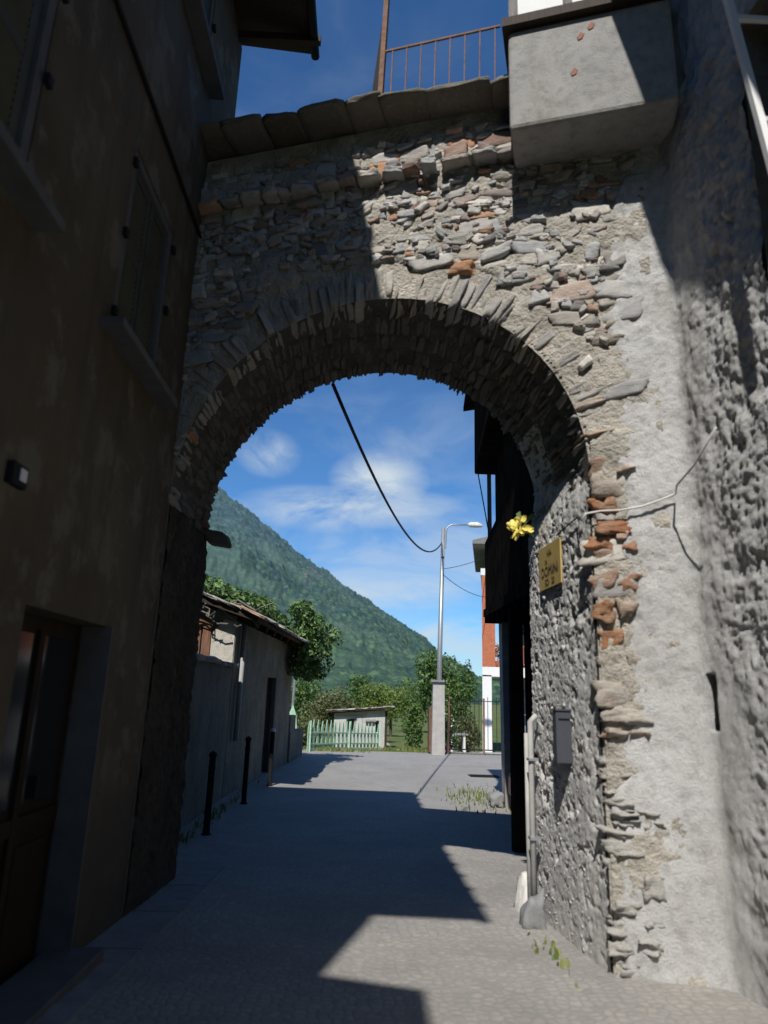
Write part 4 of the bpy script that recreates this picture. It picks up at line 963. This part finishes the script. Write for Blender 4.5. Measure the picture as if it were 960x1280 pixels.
MB().tube([(BX + .82, BY + .4, 3.065), (BX + .82, BY + .4, 3.35)], [.13, .18], 12).build('pot', plain('terracotta', (.45, .2, .1), .9, bmp=0), cp)
leaves('foliage', clumps_for((BX + .82, BY + .4, 3.85), (.35, .3, .5), 6, 4, .5), 160, .07, M_leaf_dark, cp, 4)
paved = strip('yard', 3.0, 12, 25.9, 32, .01, plain('yard_paving', (.40, .39, .37), .9, bmp=.2), step=.5); tag(paved, kind='structure')
bn = thing('garden_bench', 'small pale garden table behind the iron gate', 'table', (3.7, 28.5, -.4))
MB().box((3.72, 28.5, .28), (.75, .45, .06)).build('top', M_grey_stone, bn)
for sx_ in (-.25, .25): MB().box((3.72 + sx_, 28.5, -.06), (.1, .35, .62)).build('leg', M_whitewash, bn)

# pale shed and green fence
sh = thing('garden_shed', 'small pale rendered shed with a sagging dark roof behind the fence', 'shed', (0, 34, -.7))
SX0, SX1, SY = -1.36, 1.02, 34.
m = MB(); m.prism([(SX0, SY, -.9), (SX1, SY, -.9), (SX1, SY, 1.02), (SX0, SY, .80)], (0, 2.6, 0)); m.build('wall', M_shed, sh)
m = MB(); m.prism([(SX0 - .35, SY - .3, .84), (SX1 + .3, SY - .3, 1.08), (SX1 + .3, SY - .3, 1.16), (SX0 - .35, SY - .3, .90)], (0, 3.2, 0)); m.build('roof', M_wood_dark, sh)
C = []; A = []
for i in range(12):
    t = i / 11; C.append((SX0 - .25 + t * 2.9, SY + rr.uniform(-.2, .4), .93 + .24 * t)); A.append([(.16, 0, .013), (0, .3, 0), (0, 0, .02)])
stones('slabs', C, A, M_rubble, sh, k=8, seed=31)
m = MB(); m.box((SX0 + .78, SY - .004, .33), (.34, .02, .46)); wnd = m.build('window', M_black, sh)
fm = MB(); fm.box((SX0 + .59, SY - .02, .33), (.05, .03, .5)); fm.box((SX0 + .97, SY - .02, .33), (.05, .03, .5)); fm.box((SX0 + .78, SY - .02, .07), (.33, .03, .04)); fm.build('frame', M_wood_grey, wnd)
m = MB(); m.box((SX0 + 2.02, SY - .004, .28), (.16, .02, .5)); m.build('window', M_black, sh)
m = MB(); m.box((SX0 + .75, SY - .012, .05), (1.2, .02, 1.55)); m.build('door_panel', M_shed, sh) if False else None
m = MB(); m.box((SX0 + 1.32, SY - .01, .1), (.02, .015, 1.3)); m.box((SX0 + .72, SY - .01, .72), (1.2, .015, .02)); m.build('door_seam', M_grey_stone, sh)
m = MB(); m.box((SX0 + 1.72, SY - .08, .52), (.5, .2, .04), rx=.4); m.build('ledge', M_grey_stone, sh)
m = MB(); m.box((SX1 + .06, SY + .2, .03), (.1, .4, 1.9)); m.build('side_boards', M_wood_dark, sh)
gf = thing('picket_fence', 'pale green fence of pointed pickets in front of the shed', 'fence', (-.5, 27, -.3))
F0, F1 = Vector((-1.82, 24.6, 0)), Vector((.62, 29.6, 0)); nP = 19
for i in range(nP):
    t = i / (nP - 1); p = F0.lerp(F1, t); z0 = gz(p.y) + .02; h = .98 + rr.uniform(-.04, .05); dd = (F1 - F0).normalized(); w_ = .065
    a_, b_ = p - dd * w_, p + dd * w_
    MB().prism([(a_.x, a_.y, z0), (b_.x, b_.y, z0), (b_.x - dd.x * .0, b_.y, z0 + h * .72), (p.x, p.y, z0 + h), (a_.x, a_.y, z0 + h * .72)], (.02, -.01, 0)).build('picket', M_green, gf)
for zz in (.25, .62): MB().bar((F0.x + .03, F0.y, gz(F0.y) + zz), (F1.x + .03, F1.y, gz(F1.y) + zz), .03, .05).build('rail', M_green, gf)
for t in (0, .52, 1.): p = F0.lerp(F1, t); MB().box((p.x + .06, p.y, gz(p.y) + .5), (.05, .05, 1.0)).build('post', M_green, gf)
up = thing('boundary_pole', 'thin grey pole with a green foot at the end of the low wall', 'pole', (-2.35, 24.5, -.25))
MB().tube([(-2.42, 24.5, -.2), (-2.38, 24.5, 2.3)], .045, 8).build('pole', M_steel, up)
MB().prism([(-2.6, 24.42, .4), (-2.2, 24.42, .4), (-2.25, 24.42, .9), (-2.38, 24.42, 1.25), (-2.5, 24.42, .95)], (0, .03, 0)).build('foot_plate', M_green, up)

# ------------------------------------------------------------------ trees and bushes
def tree(name, label, c, r, n, size, m, seed, trunk=True, group=None, nclump=26, cr=.36, cat='tree'):
    base = (c[0], c[1], gz(c[1])); t = thing(name, label, cat, base, group)
    cl = clumps_for(c, r, nclump, seed, cr)
    leaves('crown', cl, n, size, m, t, seed)
    if trunk:
        mb = MB(); q = random.Random(seed); top = Vector((c[0], c[1], c[2] + r[2] * .3)); b0 = Vector(base); b0.z -= .1
        mb.tube([b0, b0.lerp(top, .4) + Vector((q.uniform(-.05, .05), 0, 0)), top], [.05 * r[2] + .04, .04 * r[2] + .02, .015], 8)
        for k in range(6):
            e = Vector(cl[k][0]); s = b0.lerp(top, q.uniform(.35, .8)); mb.tube([s, s.lerp(e, .5) + Vector((0, 0, .08)), e], [.035, .022, .008], 6)
        mb.build('trunk', M_bark, t)
    return t
tree('walnut_tree', 'rounded leafy tree rising behind the gate pillar and lamp', (3.3, 33., 2.6), (1.12, 1.2, 1.65), 3300, .085, M_leaf, 51)
tree('garden_tree', 'darker bushy tree between the leafy tree and the brick house', (4.5, 38., 1.5), (1.2, 1.6, 2.3), 3200, .09, M_leaf_dark, 52)
tree('garden_tree', 'low tree in front of the brick house corner', (5.6, 42., 1.9), (1.2, 1.2, 2.2), 2600, .1, M_leaf, 53)
tree('fruit_tree', 'bright yellow green tree beside the garden path behind the shed', (.55, 42., 1.05), (1.25, 1.2, 1.5), 3400, .08, M_leaf_y, 54, group='fruit trees behind the shed')
tree('fruit_tree', 'small bright tree further down the garden path', (2.0, 52., 1.3), (1.5, 1.3, 1.7), 2600, .09, M_leaf_y, 55, group='fruit trees behind the shed')
tree('fruit_tree', 'olive green tree over the middle of the shed roof', (-1.1, 40., .95), (1.2, 1.1, 1.55), 3000, .075, M_leaf_olive, 56, group='fruit trees behind the shed')
tree('fruit_tree', 'tall pale olive tree between shed and boundary pole', (-2.0, 36., .75), (1.05, 1., 1.45), 3000, .07, M_leaf_olive, 57, group='fruit trees behind the shed')
tree('fruit_tree', 'dark pointed tree behind the shed roof', (-.35, 44., 1.5), (.8, .8, 1.75), 2600, .075, M_leaf, 58, group='fruit trees behind the shed')
tree('hedge_bush', 'loose pale bush behind the first fence pickets', (-2.1, 29., .2), (.9, .9, .9), 2200, .065, M_leaf_olive, 59, trunk=False, cat='bush')
tree('hedge_bush', 'tall leafy vine beside the reddish gate panel', (1.95, 28., .5), (.42, .7, 1.05), 1500, .06, M_leaf, 60, trunk=False, cat='bush')
tree('far_tree', 'dark tree closing the end of the garden path', (1.3, 75., 1.5), (2.6, 2., 2.6), 2600, .14, M_leaf_dark, 61)
tree('far_tree', 'wide green tree on the slope behind the boundary pole', (-6.0, 62., 1.0), (3., 2.5, 2.6), 3200, .15, M_leaf, 62)
tree('far_tree', 'green tree between the shed trees and the walnut', (4.2, 62., 1.2), (2.5, 2., 2.6), 2600, .13, M_leaf, 63)
rs = thing('rose_bush', 'rose bush with cream and pink blooms beside the gate pillar', 'bush', (3.1, 26.6, -.3))
cl = clumps_for((3.12, 26.5, .42), (.32, .35, .75), 14, 71, .42); leaves('foliage', cl, 900, .05, M_leaf, rs, 71)
leaves('blooms', clumps_for((3.12, 26.3, .8), (.35, .3, .5), 10, 72, .4), 40, .055, M_cream, rs, 72); leaves('pink_blooms', clumps_for((3.02, 26.1, .0), (.16, .2, .3), 5, 73, .4), 60, .05, M_pink, rs, 73)
dry = tree('garden_shrub', 'dry olive shrub behind the iron gate', (4.25, 29.2, .25), (.6, .5, .85), 1700, .06, M_leaf_olive, 74, trunk=True, cat='shrub')
tree('garden_shrub', 'green shrub behind the table in the gated yard', (3.5, 30.0, .3), (.45, .5, .75), 1300, .06, M_leaf, 75, cat='shrub')

# ------------------------------------------------------------------ mountain
RID = [(-60, 22.), (-40, 21.5), (-25, 19.5), (-18, 17.6), (-13.1, 16.1), (-10.5, 14.7), (-8.2, 13.0), (-6, 11.4), (-4, 10.1), (-1.5, 8.5), (1, 7.0), (3, 5.8), (4.7, 4.7), (6.5, 2.6), (8, 1.1), (10, .4), (14, .4), (25, 2.6), (40, 4.)]
az = np.radians(np.arange(-60, 40, .12)); tt_ = np.linspace(0, 1, 150)
ridge = np.interp(np.degrees(az), [p[0] for p in RID], [p[1] for p in RID]); ridge = np.convolve(np.pad(ridge, 6, 'edge'), np.ones(13) / 13, 'valid')
AZ, T = np.meshgrid(az, tt_, indexing='ij'); D = 380 + 1500 * T
X = D * np.sin(AZ); Y = D * np.cos(AZ); RZ = 1880 * np.tan(np.radians(ridge))[:, None] + 1.55
Z = -1.2 + (RZ + 1.2) * (.30 * T + .70 * T ** 1.6)
P = np.stack([X.ravel(), Y.ravel(), Z.ravel()], 1)
rel = sstep(T.ravel(), .0, .25)
Z = Z.ravel() + rel * (vnoise(P, .004, 81, 4) * 34 * (1 - sstep(T.ravel(), .75, 1.)) + vnoise(P, .03, 82, 3) * 7 + np.abs(vnoise(P, .11, 83, 2)) * 7)
V = np.stack([X.ravel(), Y.ravel(), Z], 1)
def f_forest(nt, b):
    v = coords(nt); n1 = noise_n(nt, v, .006, 8, .6); n2 = noise_n(nt, v, .06, 6, .7); n3 = noise_n(nt, coords(nt, (1, 1, .35)), .012, 8, .62)
    vo = N(nt, 'ShaderNodeTexVoronoi', feature='F1'); vo.inputs['Scale'].default_value = .11; nt.links.new(v, vo.inputs['Vector'])
    s3 = N(nt, 'ShaderNodeSeparateColor'); nt.links.new(vo.outputs['Color'], s3.inputs[0])
    tn = mixc(nt, .5, n2, s3.outputs[0])
    c = ramp(nt, tn, [(.25, (.018, .042, .030)), (.5, (.046, .100, .044)), (.75, (.11, .185, .065))])
    c = mixc(nt, ramp(nt, vo.outputs['Distance'], [(.35, (0, 0, 0)), (.75, (.75, .75, .75))]), c, (.012, .028, .024))
    c = mixc(nt, ramp(nt, n1, [(.4, (0, 0, 0)), (.65, (.7, .7, .7))]), c, (.088, .135, .075))
    c = mixc(nt, ramp(nt, n3, [(.66, (0, 0, 0)), (.70, (.75, .75, .75))]), c, (.24, .17, .14))
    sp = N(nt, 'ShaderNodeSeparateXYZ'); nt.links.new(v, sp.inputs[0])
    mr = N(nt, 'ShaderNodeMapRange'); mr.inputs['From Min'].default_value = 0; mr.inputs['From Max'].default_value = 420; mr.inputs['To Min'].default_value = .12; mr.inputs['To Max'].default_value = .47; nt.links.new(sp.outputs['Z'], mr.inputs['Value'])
    c = mixc(nt, mr.outputs[0], c, (.084, .132, .200))  # bluish distance haze painted into the slope colour, stronger with height
    nt.links.new(c, b.inputs['Base Color']); b.inputs['Roughness'].default_value = 1; b.inputs['Specular IOR Level'].default_value = 0
    vi = N(nt, 'ShaderNodeInvert'); nt.links.new(vo.outputs['Distance'], vi.inputs['Color']); bump(nt, b, vi.outputs[0], .3, 4.)
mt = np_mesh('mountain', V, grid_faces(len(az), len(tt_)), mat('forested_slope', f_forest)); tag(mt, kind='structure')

# unseen slopes added to block low sky light and deepen the shade
az2 = np.radians(np.arange(39.9, 300.2, .8)); t2 = np.linspace(0, 1, 14); A2, T2 = np.meshgrid(az2, t2, indexing='ij'); D2 = 500 + 1400 * T2
el2 = 17 + 5 * np.sin(A2 * 2.3 + .4) + 2.5 * np.sin(A2 * 7.1); el2 = el2 * sstep(A2, rad(38), rad(70)) + 4 * (1 - sstep(A2, rad(38), rad(70)))
P2 = np.stack([(D2 * np.sin(A2)).ravel(), (D2 * np.cos(A2)).ravel(), (-1.2 + 1900 * np.tan(np.radians(el2)) * T2 ** 1.3).ravel()], 1)
P2[:, 2] += vnoise(P2, .004, 85, 4) * 30 * T2.ravel()
tag(np_mesh('sky_blocking_slopes', P2, grid_faces(len(az2), len(t2)), bpy.data.materials['forested_slope']), kind='structure')

# ------------------------------------------------------------------ light, sky
SA, SB = .205, .86                       # sideways and forward run of a shadow per metre of drop
horiz = math.hypot(SA, SB); elev = math.atan(1 / horiz)
d = Vector((SA, SB, -1)).normalized()
sun = bpy.data.lights.new('sun', 'SUN'); sun.energy = 4.9; sun.angle = rad(.53); sun.color = (1, .965, .915)
so = bpy.data.objects.new('sun', sun); COL.objects.link(so); so.rotation_euler = d.to_track_quat('-Z', 'Y').to_euler(); so.location = (0, -10, 20)
W = bpy.data.worlds.new('World'); S.world = W; W.use_nodes = True; nt = W.node_tree; bg = nt.nodes['Background']
sky = N(nt, 'ShaderNodeTexSky', sky_type='NISHITA'); sky.sun_disc = False; sky.sun_elevation = elev
sky.sun_rotation = math.atan2(-SA, -SB); sky.altitude = 300; sky.air_density = 1.0; sky.dust_density = .15; sky.ozone_density = 2.5
tc = N(nt, 'ShaderNodeTexCoord')
sp = N(nt, 'ShaderNodeSeparateXYZ'); nt.links.new(tc.outputs['Generated'], sp.inputs[0])
mp = N(nt, 'ShaderNodeMapping'); mp.inputs['Scale'].default_value = (3.2, 3.2, 7.5); mp.inputs['Location'].default_value = (.35, .1, .55); mp.inputs['Rotation'].default_value = (0, .12, 0)
nt.links.new(tc.outputs['Generated'], mp.inputs['Vector'])
cn = N(nt, 'ShaderNodeTexNoise'); cn.inputs['Scale'].default_value = 1.25; cn.inputs['Detail'].default_value = 9; cn.inputs['Roughness'].default_value = .56; cn.inputs['Distortion'].default_value = .5
nt.links.new(mp.outputs[0], cn.inputs['Vector'])
cm = ramp(nt, cn.outputs['Fac'], [(.45, (0, 0, 0)), (.54, (.30, .30, .30)), (.64, (1., 1., 1.))])
el = ramp(nt, sp.outputs['Z'], [(.0, (1, 1, 1)), (.30, (.95, .95, .95)), (.42, (.12, .12, .12)), (.7, (.12, .12, .12))])
mk = mixc(nt, 1., cm, el, 'MULTIPLY')
def bank(c, sx, sy, sz, hi):
    sb = N(nt, 'ShaderNodeVectorMath', operation='SUBTRACT'); nt.links.new(tc.outputs['Generated'], sb.inputs[0]); sb.inputs[1].default_value = c
    ml = N(nt, 'ShaderNodeVectorMath', operation='MULTIPLY'); nt.links.new(sb.outputs[0], ml.inputs[0]); ml.inputs[1].default_value = (1 / sx, 1 / sy, 1 / sz)
    gr = N(nt, 'ShaderNodeTexGradient', gradient_type='SPHERICAL'); nt.links.new(ml.outputs[0], gr.inputs[0])
    return ramp(nt, gr.outputs['Fac'], [(0, (0, 0, 0)), (.75, (hi, hi, hi))])
def dirv(az_, el_): a_, e_ = rad(az_), rad(el_); return (math.sin(a_) * math.cos(e_), math.cos(a_) * math.cos(e_), math.sin(e_))
bk = None
for az_, el_, sx, sz, hi in ((-9.0, 19.2, .05, .035, .8), (.6, 17.6, .075, .045, 1.), (-4.0, 15.0, .13, .035, .9), (2.5, 15.2, .10, .03, .6), (1.5, 8.5, .16, .028, .7), (9, 5.0, .10, .035, 1.), (5.5, 4.8, .05, .025, .9)):
    m_ = bank(dirv(az_, el_), sx, .3, sz, hi); bk = m_ if bk is None else mixc(nt, 1., bk, m_, 'SCREEN')
wn_ = N(nt, 'ShaderNodeTexNoise'); wn_.inputs['Scale'].default_value = 2.6; wn_.inputs['Detail'].default_value = 9; wn_.inputs['Roughness'].default_value = .62; wn_.inputs['Distortion'].default_value = .7; nt.links.new(mp.outputs[0], wn_.inputs['Vector'])
bk = mixc(nt, 1., bk, ramp(nt, wn_.outputs['Fac'], [(.36, (.05, .05, .05)), (.62, (1, 1, 1))]), 'MULTIPLY')
mk = mixc(nt, 1., mixc(nt, 1., mk, (.45, .45, .45), 'MULTIPLY'), bk, 'SCREEN')
skt = mixc(nt, 1., sky.outputs[0], (.63, 1.10, 1.52), 'MULTIPLY')
skc = mixc(nt, mk, skt, (7.2, 8.3, 9.2))
nt.links.new(skc, bg.inputs['Color']); bg.inputs['Strength'].default_value = .084

# ------------------------------------------------------------------ camera
cam = bpy.data.cameras.new('camera'); co = bpy.data.objects.new('camera', cam); COL.objects.link(co); S.camera = co
cam.sensor_fit = 'VERTICAL'; cam.sensor_height = 36; cam.sensor_width = 27; cam.lens = 870 / 1280 * 36; cam.clip_end = 8000; cam.clip_start = .05
th, ps, rho = rad(14.97265), rad(1.12598), rad(1.8)
Fv = Vector((math.sin(ps) * math.cos(th), math.cos(ps) * math.cos(th), math.sin(th))); Rv = Vector((math.cos(ps), -math.sin(ps), 0)); Uv = Rv.cross(Fv)
R1 = Rv * math.cos(rho) + Uv * math.sin(rho); U1 = Uv * math.cos(rho) - Rv * math.sin(rho)
co.matrix_world = Matrix(((R1.x, U1.x, -Fv.x, 0), (R1.y, U1.y, -Fv.y, 0), (R1.z, U1.z, -Fv.z, 1.55), (0, 0, 0, 1)))
cam.dof.use_dof = True; cam.dof.focus_distance = 12.; cam.dof.aperture_fstop = 1.25

S.view_settings.view_transform = 'Standard'; S.view_settings.look = 'None'; S.view_settings.exposure = 0; S.view_settings.gamma = 1
S.cycles.use_denoising = True; S.cycles.max_bounces = 6; S.cycles.diffuse_bounces = 1; S.cycles.sample_clamp_indirect = 6
